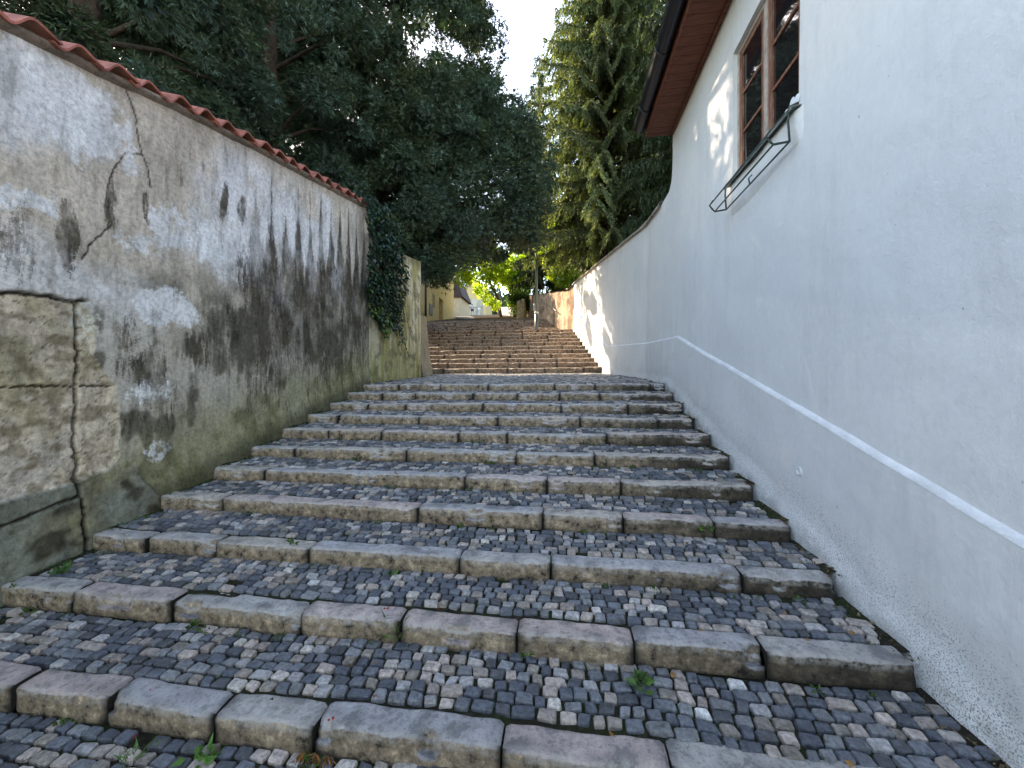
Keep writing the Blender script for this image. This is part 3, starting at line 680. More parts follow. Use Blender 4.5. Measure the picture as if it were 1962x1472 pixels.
def rpatch(mb, y0, y1, zlo, zhi, dx=0.0, ny=None, nzv=None):
    ny = ny or max(2, int((y1-y0)/.06)); Yg, Vg = np.meshgrid(np.linspace(y0, y1, ny), np.linspace(0, 1, nzv or 24), indexing='ij')
    a = zlo(Yg) if callable(zlo) else zlo; b = zhi(Yg) if callable(zhi) else zhi; Zg = a+(b-a)*Vg
    fr = ss(0, 1, 1-0*Vg); X = xr(Yg)-rdisp(Yg, Zg)-dx
    mb.grid(np.stack([X, Yg, Zg], -1), wallattr(Yg, Zg), 0, flip=True)
PD = .028
def plinth(mb, y0, y1, dy=.03):
    Yg, Vg = np.meshgrid(np.arange(y0, y1+dy*.5, dy), np.linspace(0, 1, 60), indexing='ij'); a = plane(Yg)-.5; b = zline(Yg); Zg = a+(b-a)*Vg
    h = Zg-plane(Yg); foot = .03*ss(.12, -.08, h+.10*(fbm(Yg*4, Zg*4, 0, 8, 4)-.5))
    X = xr(Yg)-rdisp(Yg, Zg)-PD-foot; mb.grid(np.stack([X, Yg, Zg], -1), wallattr(Yg, Zg), 0, flip=True)
def ledge(mb, y0, y1, dy=.03):
    Yg, Vg = np.meshgrid(np.arange(y0, y1+dy*.5, dy), np.array([0, .15, .85, 1.]), indexing='ij'); Zb = zline(Yg)
    wv = .004*(fbm(Yg*8, 0, 0, 11, 3)-.5)
    X = xr(Yg)-rdisp(Yg, Zb)-PD*np.array([1, 1.05, .1, 0])[None]+wv
    mb.grid(np.stack([X, Yg, Zb+.032*Vg*(1+.25*(fbm(Yg*3, 5, 0, 12, 3)-.5))+0*wv], -1), (1, 1, 1), 0, flip=True)
zl2 = lambda Y: zline(Y)+.030
house = empty('white_house', (0, 0, 0), 'white rendered house on the right with wooden window and dark gutter under its eave', 'house')
mb = MB(); plinth(mb, -4, HY); 
rpatch(mb, -4, HY, zl2, WZ0, nzv=50); rpatch(mb, -4, WY0, WZ0, WZ1, nzv=20); rpatch(mb, WY1, HY, WZ0, WZ1, nzv=20); rpatch(mb, -4, HY, WZ1, HZ+.05, nzv=12)
def xw(Y, Z): return float(XR-rdisp(np.array(Y), np.array(Z)))
# reveals
for (ya, yb, za, zb_, fl) in ((WY1, WY1, WZ0, WZ1, 1), (WY0, WY0, WZ0, WZ1, 0)):
    Vg, Sg = np.meshgrid(np.linspace(za, zb_, 12), np.linspace(0, 1, 5), indexing='ij'); X = XR-rdisp(ya+0*Vg, Vg); X = X+Sg*.16
    mb.grid(np.stack([X, ya+0*Vg, Vg], -1), (0, 0, 0), 0, flip=not fl)
for zz, fl in ((WZ1, 0), (WZ0, 1)):
    Vg, Sg = np.meshgrid(np.linspace(WY0, WY1, 12), np.linspace(0, 1, 5), indexing='ij'); X = XR-rdisp(Vg, zz+0*Vg)+Sg*.16
    mb.grid(np.stack([X, Vg, zz+0*Vg], -1), (0, 0, 0), 0, flip=not fl)
# far gable side and inside blockers
Xg, Zg = np.meshgrid(np.linspace(XR+.05, 7, 30), np.linspace(0, 1, 30), indexing='ij'); Zg = -.8+(np.minimum(HZ+.14+(Xg-1.12)*.857, 6.1)+.8)*Zg; mb.grid(np.stack([Xg, HY-.03+0*Xg, Zg], -1), (0, 0, 0), 0, flip=True)
mb.build('wall', M['render'], house, True)
mb = MB(); mb.box(XR+.30, XR+.34, -4, HY-.02, .8, HZ, (.5, .5, .5)); mb.build('inner_wall', M['vc'], house)
M['ledge'] = mat_simple('bright_limewash', (.74, .745, .75), .85, .2, .16, 7, bump=.003, bsc=80)
mb = MB(); ledge(mb, -4, HY); mb.build('plinth_ledge', M['ledge'], house, True)
# soffit, fascia, roof
mb = MB(); mb.box(1.17, XR+.05, -4, HY, HZ-.02, HZ, (1, 1, 1)); sf = mb.build('soffit', M['soffit'], house)
mb = MB(); mb.box(1.16, 1.175, -4, HY, HZ-.03, HZ+.16, (1, 1, 1)); mb.box(1.176, XR+.3, HY-.02, HY+.004, HZ-.021, HZ+.2, (1, 1, 1)); mb.build('fascia', M['soffit'], house)
mb = MB(); mb.box(XR-.05, XR-.012, -4, HY-.03, HZ-.045, HZ-.021, (1, 1, 1)); mb.build('trim_board', M['soffit'], house)
mb = MB()
for i in range(40):
    a = -4+i*.2435; x0, z0 = 1.12, HZ+.17
    for j in range(8):
        xa, xb = x0+j*.35, x0+(j+1)*.35+.04; za, zb_ = z0+j*.30, z0+(j+1)*.30+.034
        mb.hexa([(xa, a, za), (xb, a, zb_), (xb, a+.236, zb_), (xa, a+.236, za), (xa, a, za+.02), (xb, a, zb_+.02), (xb, a+.236, zb_+.02), (xa, a+.236, za+.02)])
mb.build('roof', M['tile'], house)
mb = MB()   # half-round gutter with bead and brackets
A, Yg = np.meshgrid(np.linspace(math.pi, 2*math.pi, 13), np.array([-4, 1.0, 3.0, HY+.02]), indexing='ij')
gx, gz, gr = 1.082, HZ+.135, .083
for rr_, fl in ((gr, 1), (gr-.004, 0)): mb.grid(np.stack([gx+rr_*np.cos(A), Yg, gz+rr_*np.sin(A)*1.05], -1), (1, 1, 1), 0, flip=bool(fl))
mb.tube([(gx-gr, -4, gz+.004), (gx-gr, HY+.02, gz+.004)], .010, 8)
mb.tube([(gx+gr-.004, -4, gz), (gx+gr-.004, HY+.02, gz)], .004, 6)
A2 = np.linspace(math.pi, 2*math.pi, 13); V = [(gx+gr*math.cos(a), HY+.018, gz+gr*math.sin(a)*1.05) for a in A2]+[(gx, HY+.018, gz)]
mb.add(V, [(k, k+1, k+2, 13) for k in range(0, 12, 2)])
g = mb.build('gutter', M['dark_metal'], house, True)
for yb in (1.1, 2.3, 3.5, 4.4, 5.3):
    mb = MB(); mb.tube([(gx+(gr+.004)*math.cos(a), yb, gz+(gr+.004)*math.sin(a)*1.05) for a in np.linspace(math.pi, 2*math.pi, 12)], .008, 6); mb.build('gutter_bracket', M['dark_metal'], g, True)
# window
xf = XR+.035
mb = MB(); fw = .035
def fr(mb, y0, y1, z0, z1, w, x0, x1):
    mb.box(x0, x1, y0, y1, z0, z0+w); mb.box(x0, x1, y0, y1, z1-w, z1); mb.box(x0, x1, y0, y0+w, z0+w, z1-w); mb.box(x0, x1, y1-w, y1, z0+w, z1-w)
fr(mb, WY0+.002, WY1-.002, WZ0+.002, WZ1-.002, .03, xf, xf+.09)
win = mb.build('window', M['wood_pale'], house)
ym = (WY0+WY1)/2
mb = MB(); mb.box(xf-.004, xf+.088, ym-.024, ym+.024, WZ0+.033, WZ1-.033); mb.build('mullion', M['wood_pale'], win)
for (a, b) in ((WY0+.032, ym-.026), (ym+.026, WY1-.032)):
    mb = MB(); fr(mb, a, b, WZ0+.034, WZ1-.034, .052, xf+.006, xf+.05)
    h0, h1 = WZ0+.080, WZ1-.080
    for f in (1/3, 2/3): z = h0+(h1-h0)*f; mb.box(xf+.009, xf+.046, a+.046, b-.046, z-.012, z+.012)
    mb.build('sash', M['wood'], win)
    for i in range(3):
        z0, z1 = h0+(h1-h0)*i/3, h0+(h1-h0)*(i+1)/3; mb = MB(); mb.box(xf+.020, xf+.026, a+.046, b-.046, z0+(0 if i == 0 else .013), z1-(.013 if i < 2 else 0)); mb.build('pane', M['glass'], win)
mb = MB(); mb.hexa([(XR-.065, WY0-.03, WZ0-.012), (xf, WY0-.03, WZ0+.004), (xf, WY1+.03, WZ0+.004), (XR-.065, WY1+.03, WZ0-.012), (XR-.065, WY0-.03, WZ0-.006), (xf, WY0-.03, WZ0+.010), (xf, WY1+.03, WZ0+.010), (XR-.065, WY1+.03, WZ0-.006)])
mb.box(XR-.069, XR-.065, WY0-.03, WY1+.03, WZ0-.03, WZ0-.005); mb.build('sill', M['zinc'], win)
mb = MB()   # plaster apron below the sill
Yg, Vg = np.meshgrid(np.linspace(WY0-.06, WY1+.04, 40), np.linspace(0, 1, 12), indexing='ij')
Zg = WZ0-.02-(.25+.03*np.sin(Yg*4))*Vg; X = XR-rdisp(Yg, Zg)-.030*np.sin(np.pi*np.clip(Vg*.5+.5, 0, 1))**.6*ss(0, .08, Yg-WY0+.06)*ss(0, .08, WY1+.04-Yg)
mb.grid(np.stack([X+.002, Yg, Zg], -1), (0, 0, 0), 0); mb.build('apron', M['render'], house, True)
# flower-box cradle
cr = empty('window_box_bracket', (XR-.1, 3.27, 1.7), 'empty green metal flower box cradle hung below the wooden window', 'bracket')
xi, xo, xt = 1.475, 1.375, 1.33; za = 1.60; ya, yb = WY0+.0, WY1+.0
mb = MB(); 
mb.tube([(xi, yb, za), (xi, ya, za)], .0065, 6); mb.tube([(xo, yb, za-.012), (xo, ya, za-.012)], .0065, 6)
mb.tube([(xt, yb, za+.045), (xt+.01, ya+.03, za+.05)], .0055, 6); mb.tube([(xt+.022, yb, za+.075), (xt+.025, ya+.03, za+.08)], .0045, 6)
mb.build('rail', M['green_metal'], cr, True)
for y_ in (ya, yb):
    mb = MB(); mb.tube([(XR-.01, y_, WZ0+.03), (xi+.0, y_, WZ0+.01), (xi-.01, y_, za+.14), (xi, y_, za)], .0075, 6)
    mb.tube([(xi, y_, za), (xo, y_, za-.012), (xo-.02, y_, za+.01), (xt, y_, za+.045), (xt+.03, y_, za+.09)], .0075, 6)
    mb.tube([(xt+.02, y_, za+.07), (xi, y_, WZ0-.0)], .005, 6)
    mb.build('arm', M['green_metal'], cr, True)
mb = MB(); mb.tube([(xi, ym+.05, za), (xi-.004, ym+.06, za+.05), (xi+.02, ym+.06, za+.08)], .006, 6); mb.build('hook', M['green_metal'], cr, True)
# white petal ornament on the sill
orn = empty('sill_ornament', (XR+.0, WY0+.12, WZ0+.02), 'white petal-shaped plastic ornament standing at the near end of the window sill', 'ornament')
for k, (dy, an, hgt) in enumerate(((-.05, -.55, .10), (.0, .0, .13), (.075, .35, .13))):
    mb = MB(); A, Rr = np.meshgrid(np.linspace(0, 2*math.pi, 17), np.linspace(0, 1, 5), indexing='ij')
    for sx, fl in ((-.006, 0), (.006, 1)):
        lx = np.cos(A)*.032*Rr*(1+.35*np.sin(A)); lz = hgt*.55+np.sin(A)*hgt*.5*Rr
        mb.grid(np.stack([XR-.01+k*.02+sx*np.sqrt(np.clip(1-Rr**2, 0, 1)), WY0+.10+dy+lx*math.cos(an)+lz*math.sin(an), WZ0+.0+lz*math.cos(an)-lx*math.sin(an)], -1), (1, 1, 1), 0, flip=bool(fl))
    mb.build('petal', M['white'], orn, True)
# round cap on the wall
yc, zc = WL(1527, 903, X=1.50)
mb = MB(); xc = float(XR-rdisp(np.array(yc), np.array(zc))-PD)
for r0, r1, x0, x1 in ((.030, .030, .001, -.006), (.030, .020, -.006, -.009), (.020, .017, -.009, -.004), (.017, .0005, -.004, -.002)):
    A = np.linspace(0, 2*math.pi, 21); mb.grid(np.stack([np.stack([xc+x0+0*A, yc+r0*np.cos(A), zc+r0*np.sin(A)], -1), np.stack([xc+x1+0*A, yc+r1*np.cos(A), zc+r1*np.sin(A)], -1)], 0), (1, 1, 1), 0)
o = mb.build('wall_cap', M['white'], None, True); tag(o, 'small round white cap low on the white wall near the step ends', 'cap')

# ---------------------------------------------------------------- GARDEN WALL (white, running on uphill)
gt_y = [5.70, 5.725, 5.75, 5.80, 5.9, 6.46, 7.43, 9.37, 14.4, 15]; gt_z = [3.55, 3.2, 3.02, 2.90, 2.83, 2.84, 2.95, 3.17, 3.69, 3.75]
gtop = lambda Y: np.interp(Y, gt_y, gt_z)
gw = empty('garden_wall', (0, 0, 0), 'white garden wall with curved shoulder running uphill from the white house, dappled with sun', 'wall')
mb = MB()
plinth(mb, HY, 14.4, .04)
Yg, Vg = np.meshgrid(np.concatenate([np.linspace(HY, 6, 12), np.arange(6.06, 14.4, .06), [14.4]]), np.linspace(0, 1, 60), indexing='ij'); a = zl2(Yg); b = gtop(Yg); Zg = a+(b-a)*Vg
mb.grid(np.stack([xr(Yg)-rdisp(Yg, Zg), Yg, Zg], -1), wallattr(Yg, Zg), 0, flip=True)
yt = Yg[:, 0]; Tg, Sg = np.meshgrid(yt, np.linspace(0, 1, 5), indexing='ij'); Xt = xr(Tg)-rdisp(Tg, gtop(Tg)); mb.grid(np.stack([Xt+Sg*.38, Tg, gtop(Tg)], -1), (0, 0, .3), 0, flip=True)
Bg = np.stack([np.stack([xr(yt)+.38, yt, plane(yt)-.5], -1), np.stack([xr(yt)+.38, yt, gtop(yt)], -1)], 1); mb.grid(Bg, (0, 0, 0), 0)
mb.build('wall_body', M['render'], gw, True)
mb = MB(); ledge(mb, HY, 14.4, .05); mb.build('plinth_ledge', M['ledge'], gw, True)
M['cop'] = mat_simple('weathered_coping', (.33, .30, .26), .95, .1, .5, 9, bump=.02, bsc=25)
mb = MB(); yc_ = np.concatenate([np.arange(6.35, 14.4, .04)])
A, Yg = np.meshgrid(np.linspace(0, 1, 9), yc_, indexing='ij'); th_ = np.array([(.02, -.012), (-.035, -.010), (-.045, .01), (-.035, .035), (.05, .055), (.2, .08), (.36, .055), (.43, .02), (.43, -.02)])
K = (A*8).round().astype(int); X = xr(Yg)-rdisp(Yg, gtop(Yg))+th_[K, 0]+.014*(fbm(Yg*6, K*.7, 0, 3, 4)-.5)*2; Z = gtop(Yg)+th_[K, 1]*(.8+.9*fbm(Yg*5, K*.3, 0, 5, 4))
mb.grid(np.stack([X, Yg, Z+.006], -1), (1, 1, 1), 0, flip=False); mb.build('coping', M['cop'], gw, True)
# crack running down the wall
M['crackdark'] = mat_simple('dark_crack', (.02, .017, .014), 1, .05, .2)
def crack_on_right(pts, w, parent):
    mb = MB()
    L_ = []
    for (Yc, Zc) in pts:
        low = Zc < zline(Yc)
        L_.append((float(xr(Yc)-rdisp(np.array(Yc), np.array(Zc)))-(PD if low else 0)-.004, Yc, Zc))
    for p, q in zip(L_[:-1], L_[1:]):
        mb.add([(p[0], p[1]-w, p[2]), (p[0], p[1]+w, p[2]), (q[0], q[1]+w, q[2]), (q[0], q[1]-w, q[2])], [(0, 1, 2, 3)])
    mb.build('crack', M['crackdark'], parent)
def onR(px, py):      # point of the bent right wall
    x, y, z = ray(px, py); lo, hi = 1.0, 16.0
    for _ in range(50):
        m = (lo+hi)/2
        if x/y*m < float(xr(m)): lo = m
        else: hi = m
    return m, z*m/y
crack_on_right([onR(*p) for p in [(1122, 536), (1119, 560), (1118, 585), (1116, 600), (1111, 613), (1110, 628), (1108, 650)]], .02, gw)

# rubble wall beyond, behind the lamp
rw = empty('rubble_wall', (0, 0, 0), 'brown rubble retaining wall behind the lamp post, below the spruces', 'wall')
ysr = np.arange(14.42, 30, .12); tz = lambda Y: np.interp(Y, [14.4, 15, 25, 30], [3.66, 3.62, 5.75, 6.6])
Yg, Vg = np.meshgrid(ysr, np.linspace(0, 1, 40), indexing='ij'); zb = plane(Yg)-.3; Zg = zb+(tz(Yg)-zb)*Vg
n1 = fbm(Yg*2, Zg*2, 0, 31, 4); n2 = fbm(Yg*4, Zg*.8, 0, 32, 4); c = np.zeros(Yg.shape+(3,)); c[:] = (.36, .26, .17); c = lerp(c, (.20, .13, .085), ss(.42, .6, n1)); c = lerp(c, (.45, .37, .28), ss(.5, .65, n2)*.6)
mb = MB(); mb.grid(np.stack([xr(Yg)-.10*(n1-.5)-.05*(n2-.5)+0*Yg, Yg, Zg], -1), c, 0, flip=True)
A, S_ = np.meshgrid(ysr, np.linspace(-.05, .4, 4), indexing='ij'); mb.grid(np.stack([xr(A)+S_, A, tz(A)+.03], -1), (.25, .2, .14), 0, flip=True)
mb.build('wall_body', M['oldstone'], rw, True)
mb = MB(); mb.tube([(float(xr(y))-.14, y, float(plane(y))+.9) for y in (16.4, 18, 20)], .02, 6); mb.build('handrail', M['dark_metal'], rw)
# sunlit rough pillar
px0 = atY(999, 610, 22.5)
mb = MB(); A, V_ = np.meshgrid(np.linspace(0, 2*math.pi, 25), np.linspace(0, 1, 16), indexing='ij')
rd = (.22+.10*(1-V_)+.10*(fbm(np.cos(A)*2+4, np.sin(A)*2+4, V_*3, 5, 3)-.5)*2); zz = float(plane(22.5))-.2+V_*(1.15+.35*(fbm(np.cos(A)*2+9, np.sin(A)*2, 0, 6, 3)-.5)*2)
mb.grid(np.stack([px0[0]+rd*np.cos(A), 22.5+rd*np.sin(A), zz], -1), (.42, .30, .15), 0)
mb.grid(np.stack([px0[0]+rd[:, -1:]*np.cos(A[:, -1:])*np.array([[1, .5, .02]]), 22.5+rd[:, -1:]*np.sin(A[:, -1:])*np.array([[1, .5, .02]]), zz[:, -1:]+np.array([[0, .04, .05]])], -1), (.3, .22, .12), 0)
o = mb.build('stone_pillar', M['oldstone'], None, True); tag(o, 'short rough sunlit stone pillar at the right edge of the stairs beyond the lamp post', 'pillar')

# ---------------------------------------------------------------- LAMP POST
lx, ly, lz = atY(1028, 632, 14.62); lz = Z2+.02
lamp = empty('lamp_post', (lx, ly, lz), 'slim grey lamp post covered in stickers at the top of the middle flight', 'lamp post')
gcol = (.10, .12, .12); mb = MB()
mb.tube([(lx, ly, lz-.05), (lx, ly, lz+.03), (lx, ly, lz+.62)], [.078, .072, .070], 16, gcol); mb.build('base', M['pole'], lamp, True)
mb = MB(); mb.tube([(lx, ly, lz+.62), (lx, ly, lz+.64), (lx, ly, lz+.69), (lx, ly, lz+.71)], [.070, .085, .085, .05], 16, (.5, .5, .47)); mb.build('collar', M['pole'], lamp, True)
mb = MB(); mb.tube([(lx, ly, lz+.70), (lx, ly, lz+4.6)], [.052, .045], 14, (.13, .17, .165)); sh = mb.build('shaft', M['pole'], lamp, True)
mb = MB(); mb.tube([(lx, ly, lz+4.58), (lx, ly, lz+4.68), (lx, ly, lz+4.72)], [.055, .055, .02], 14, (.08, .1, .1)); mb.build('cap', M['pole'], lamp, True)
mb = MB(); z = lz+.72
cols = [(.55, .53, .5), (.05, .05, .06), (.45, .12, .10), (.6, .6, .58), (.35, .36, .38), (.5, .4, .38), (.62, .6, .56)]
zz = lz+.74
while zz < lz+2.6:
    h_ = random.uniform(.05, .14); c_ = random.choice(cols) if zz > lz+1.15 else random.choice([cols[1], cols[4], cols[3]])
    a0 = random.uniform(3.4, 5.6); A = np.linspace(a0-1.0, a0+1.0, 8); mb.grid(np.stack([np.stack([lx+.0535*np.cos(A), ly+.0535*np.sin(A), zz+0*A], -1), np.stack([lx+.0535*np.cos(A), ly+.0535*np.sin(A), zz+h_+0*A], -1)], 0), c_)
    zz += h_+random.uniform(.0, .05)
mb.build('sticker', M['pole'], sh, True)
mb = MB(); mb.box(lx-.12, lx-.04, ly-.14, ly-.05, lz+.73, lz+.93, (.30, .31, .31)); mb.tube([(lx-.08, ly-.10, lz+.93), (lx-.08, ly-.10, lz+.99)], [.045, .02], 10, (.5, .5, .48)); mb.build('box', M['pole'], lamp)

# ---------------------------------------------------------------- LEFT YELLOW HOUSE and far buildings
yh = empty('yellow_house', (0, 0, 0), 'long ochre house on the left beyond the yew with a recessed door', 'house')
fy = lambda px: None
FA, FB = np.array((-7.45, 20.0)), np.array((-8.25, 28.2))
def face_at(px):
    x, y, _ = ray(px, 0); k = x/y; d = FB-FA
    t_ = (k*FA[1]-FA[0])/(d[0]-k*d[1]); return t_, FA+d*t_
zb, zt_ = Z3-.3, 8.3; ctop = (.66, .49, .24)
def fbox(mb, t0, t1, z0, z1, off0, off1, c):
    d = (FB-FA); L_ = np.linalg.norm(d); nrm_ = np.array((d[1], -d[0]))/L_
    p = [FA+d*t0, FA+d*t1]; pts = []
    for z in (z0, z1):
        for q, o_ in ((p[0], off0), (p[0], off1), (p[1], off1), (p[1], off0)): w_ = q+nrm_*o_; pts.append((w_[0], w_[1], z))
    mb.hexa([pts[0], pts[1], pts[2], pts[3], pts[4], pts[5], pts[6], pts[7]], c)
t1, p1 = face_at(841); t2, p2 = face_at(848.5); t3, _ = face_at(829); t4, _ = face_at(833)
zd = .235*p1[1]
mb = MB(); fbox(mb, 0, t1, zb, zt_, -6, 0, ctop); fbox(mb, t1, t2, zd, zt_, -6, 0, ctop); fbox(mb, t2, 1, zb, zt_, -6, 0, ctop); fbox(mb, t1, t2, zb, zd, -6, -.35, (.4, .32, .2))
mb.build('wall', M['yellow'], yh)
mb = MB(); fbox(mb, t1, t2, zb, zd-.005, -.34, -.30, (.30, .24, .18)); mb.build('door', M['vc'], yh)
mb = MB(); fbox(mb, t3, t4, 4.55, 5.3, .003, .03, (.35, .28, .2)); mb.build('shutter', M['vc'], yh)
a_, _ = face_at(822); b_, _ = face_at(827.5); mb = MB(); fbox(mb, a_, b_, 3.95, 4.55, .003, .05, (.25, .27, .28)); mb.build('notice_board', M['vc'], yh)
mb = MB(); fbox(mb, -.01, 1.01, zt_, zt_+.15, -6.2, .35, (.30, .12, .08)); fbox(mb, -.01, 1.01, zt_+.15, zt_+1.4, -4.5, -1.6, (.30, .12, .08)); mb.build('roof', M['tile'], yh)
mb = MB(); mb.tube([(FA[0]+.08, FA[1]-.12, zb), (FA[0]+.08, FA[1]-.12, zt_)], .06, 10); mb.build('downpipe', M['dark_metal'], yh, True)
mb = MB(); mb.hexa([(*atY(872, 609, 24)[:2], Z4-.3), (*atY(914, 609, 24)[:2], Z4-.3), (*atY(905, 609, 30)[:2], Z4-.3), (*atY(874, 609, 30)[:2], Z4-.3),
     (*atY(872, 609, 24)[:2], Z4+.95), (*atY(914, 609, 24)[:2], Z4+.95-.1), (*atY(903, 609, 30)[:2], Z4+2.2), (*atY(874, 609, 30)[:2], Z4+2.2)], (.07, .06, .05))
o = mb.build('dark_wedge', M['oldstone']); tag(o, 'low dark wedge-shaped block beside the ochre house at the stairs left edge', 'ramp')  # sloped block in one even dark colour

# far wall on the left behind the people, pale
fw_ = MB(); ts = np.linspace(0, 1, 40); Tg, Vg = np.meshgrid(ts, np.linspace(0, 1, 14), indexing='ij')
X = -13-6*Tg; Y = 45+45*Tg; zt2 = 10.7+9.1*Tg; zb2 = plane(Y)-.8; Z = zb2+(zt2-zb2)*Vg; n1 = fbm(Y*1.5, Z*.6, 0, 3, 4); c = np.zeros(X.shape+(3,)); c[:] = (.52, .46, .36); c = lerp(c, (.28, .26, .18), ss(.45, .6, n1))
fw_.grid(np.stack([X, Y, Z], -1), c, 0); fw_.grid(np.stack([X[:, -2:]-np.array([[0, .6]]), Y[:, -2:], zt2[:, -2:]+0*Y[:, -2:]], -1), (.3, .25, .2), 0)
o = fw_.build('terrace_wall', M['vc']); tag(o, 'pale stained terrace wall with handrail far up on the left behind the walkers', 'wall')
mb = MB(); mb.tube([(-12.9-6*t_, 45+45*t_, 10.7+9.1*t_-1.5) for t_ in np.linspace(.1, .9, 9)], .05, 6, (.2, .12, .08)); mb.build('handrail', M['vc'], o)
mb = MB(); p = atY(958, 600, 50); q = atY(992, 600, 46)
mb.hexa([(p[0], 50, p[2]-1.5), (q[0], 46, p[2]-1.5), (q[0], 46.5, p[2]-1.5), (p[0], 50.5, p[2]-1.5), (p[0], 50, 10.15), (q[0], 46, 9.3), (q[0], 46.5, 9.3), (p[0], 50.5, 10.15)], (.55, .50, .42))
o = mb.build('terrace_wall', M['vc']); tag(o, 'short pale wall far up on the right under the bright leafy tree', 'wall')
# gabled house far
gh = empty('gabled_house', (0, 0, 0), 'small ochre gabled house far up beyond the terrace wall', 'house')
Yh = 95; A_ = atY(872, 575, Yh); B_ = atY(930, 575, Yh); zr = atY(885, 512, Yh)[2]; xr_ = atY(880, 512, Yh)[0]; ze = atY(918, 556, Yh)[2]
mb = MB(); z0 = plane(Yh)-3
mb.hexa([(A_[0]-4, Yh, z0), (B_[0], Yh, z0), (B_[0], Yh+9, z0), (A_[0]-4, Yh+9, z0), (A_[0]-4, Yh, ze), (B_[0], Yh, ze), (B_[0], Yh+9, ze), (A_[0]-4, Yh+9, ze)], (.50, .38, .2))
mb.hexa([(A_[0]-4, Yh, ze), (B_[0], Yh, ze), (B_[0], Yh+9, ze), (A_[0]-4, Yh+9, ze), (xr_-.1, Yh, zr), (xr_+.1, Yh, zr), (xr_+.1, Yh+9, zr), (xr_-.1, Yh+9, zr)], (.50, .38, .2))
mb.build('wall', M['yellow'], gh)
mb = MB()
for s_ in (1, -1):
    xe = B_[0]+.8 if s_ > 0 else A_[0]-4.8; zz0 = ze-.5
    mb.hexa([(xr_, Yh-.5, zr+.1), (xe, Yh-.5, zz0), (xe, Yh+9.5, zz0), (xr_, Yh+9.5, zr+.1), (xr_, Yh-.5, zr+.5), (xe, Yh-.5, zz0+.4), (xe, Yh+9.5, zz0+.4), (xr_, Yh+9.5, zr+.5)], (.10, .05, .04))
mb.build('roof', M['vc'], gh)
mb = MB(); q_ = atY(887, 545, Yh-.2); mb.box(q_[0]-.7, q_[0]+.7, Yh-.3, Yh-.02, q_[2]-3.2, q_[2]+2.2, (.62, .62, .66)); mb.build('bay', M['vc'], gh)
# shed roof in front
mb = MB(); a_ = atY(873, 535, 40); b_ = atY(887, 567, 40)
mb.hexa([(a_[0]-1.5, 40, b_[2]-.1), (b_[0], 40, b_[2]-.1), (b_[0], 44, b_[2]-.1), (a_[0]-1.5, 44, b_[2]-.1), (a_[0]-1.5, 40, a_[2]), (a_[0]+.05, 40, a_[2]), (a_[0]+.05, 44, a_[2]), (a_[0]-1.5, 44, a_[2])], (.05, .035, .03))
mb.box(a_[0]-1.4, b_[0]-.3, 40.2, 43.8, plane(40)-1, b_[2]-.11, (.4, .33, .22))
o = mb.build('shed', M['vc']); tag(o, 'small dark-roofed shed just behind the ochre house', 'shed')

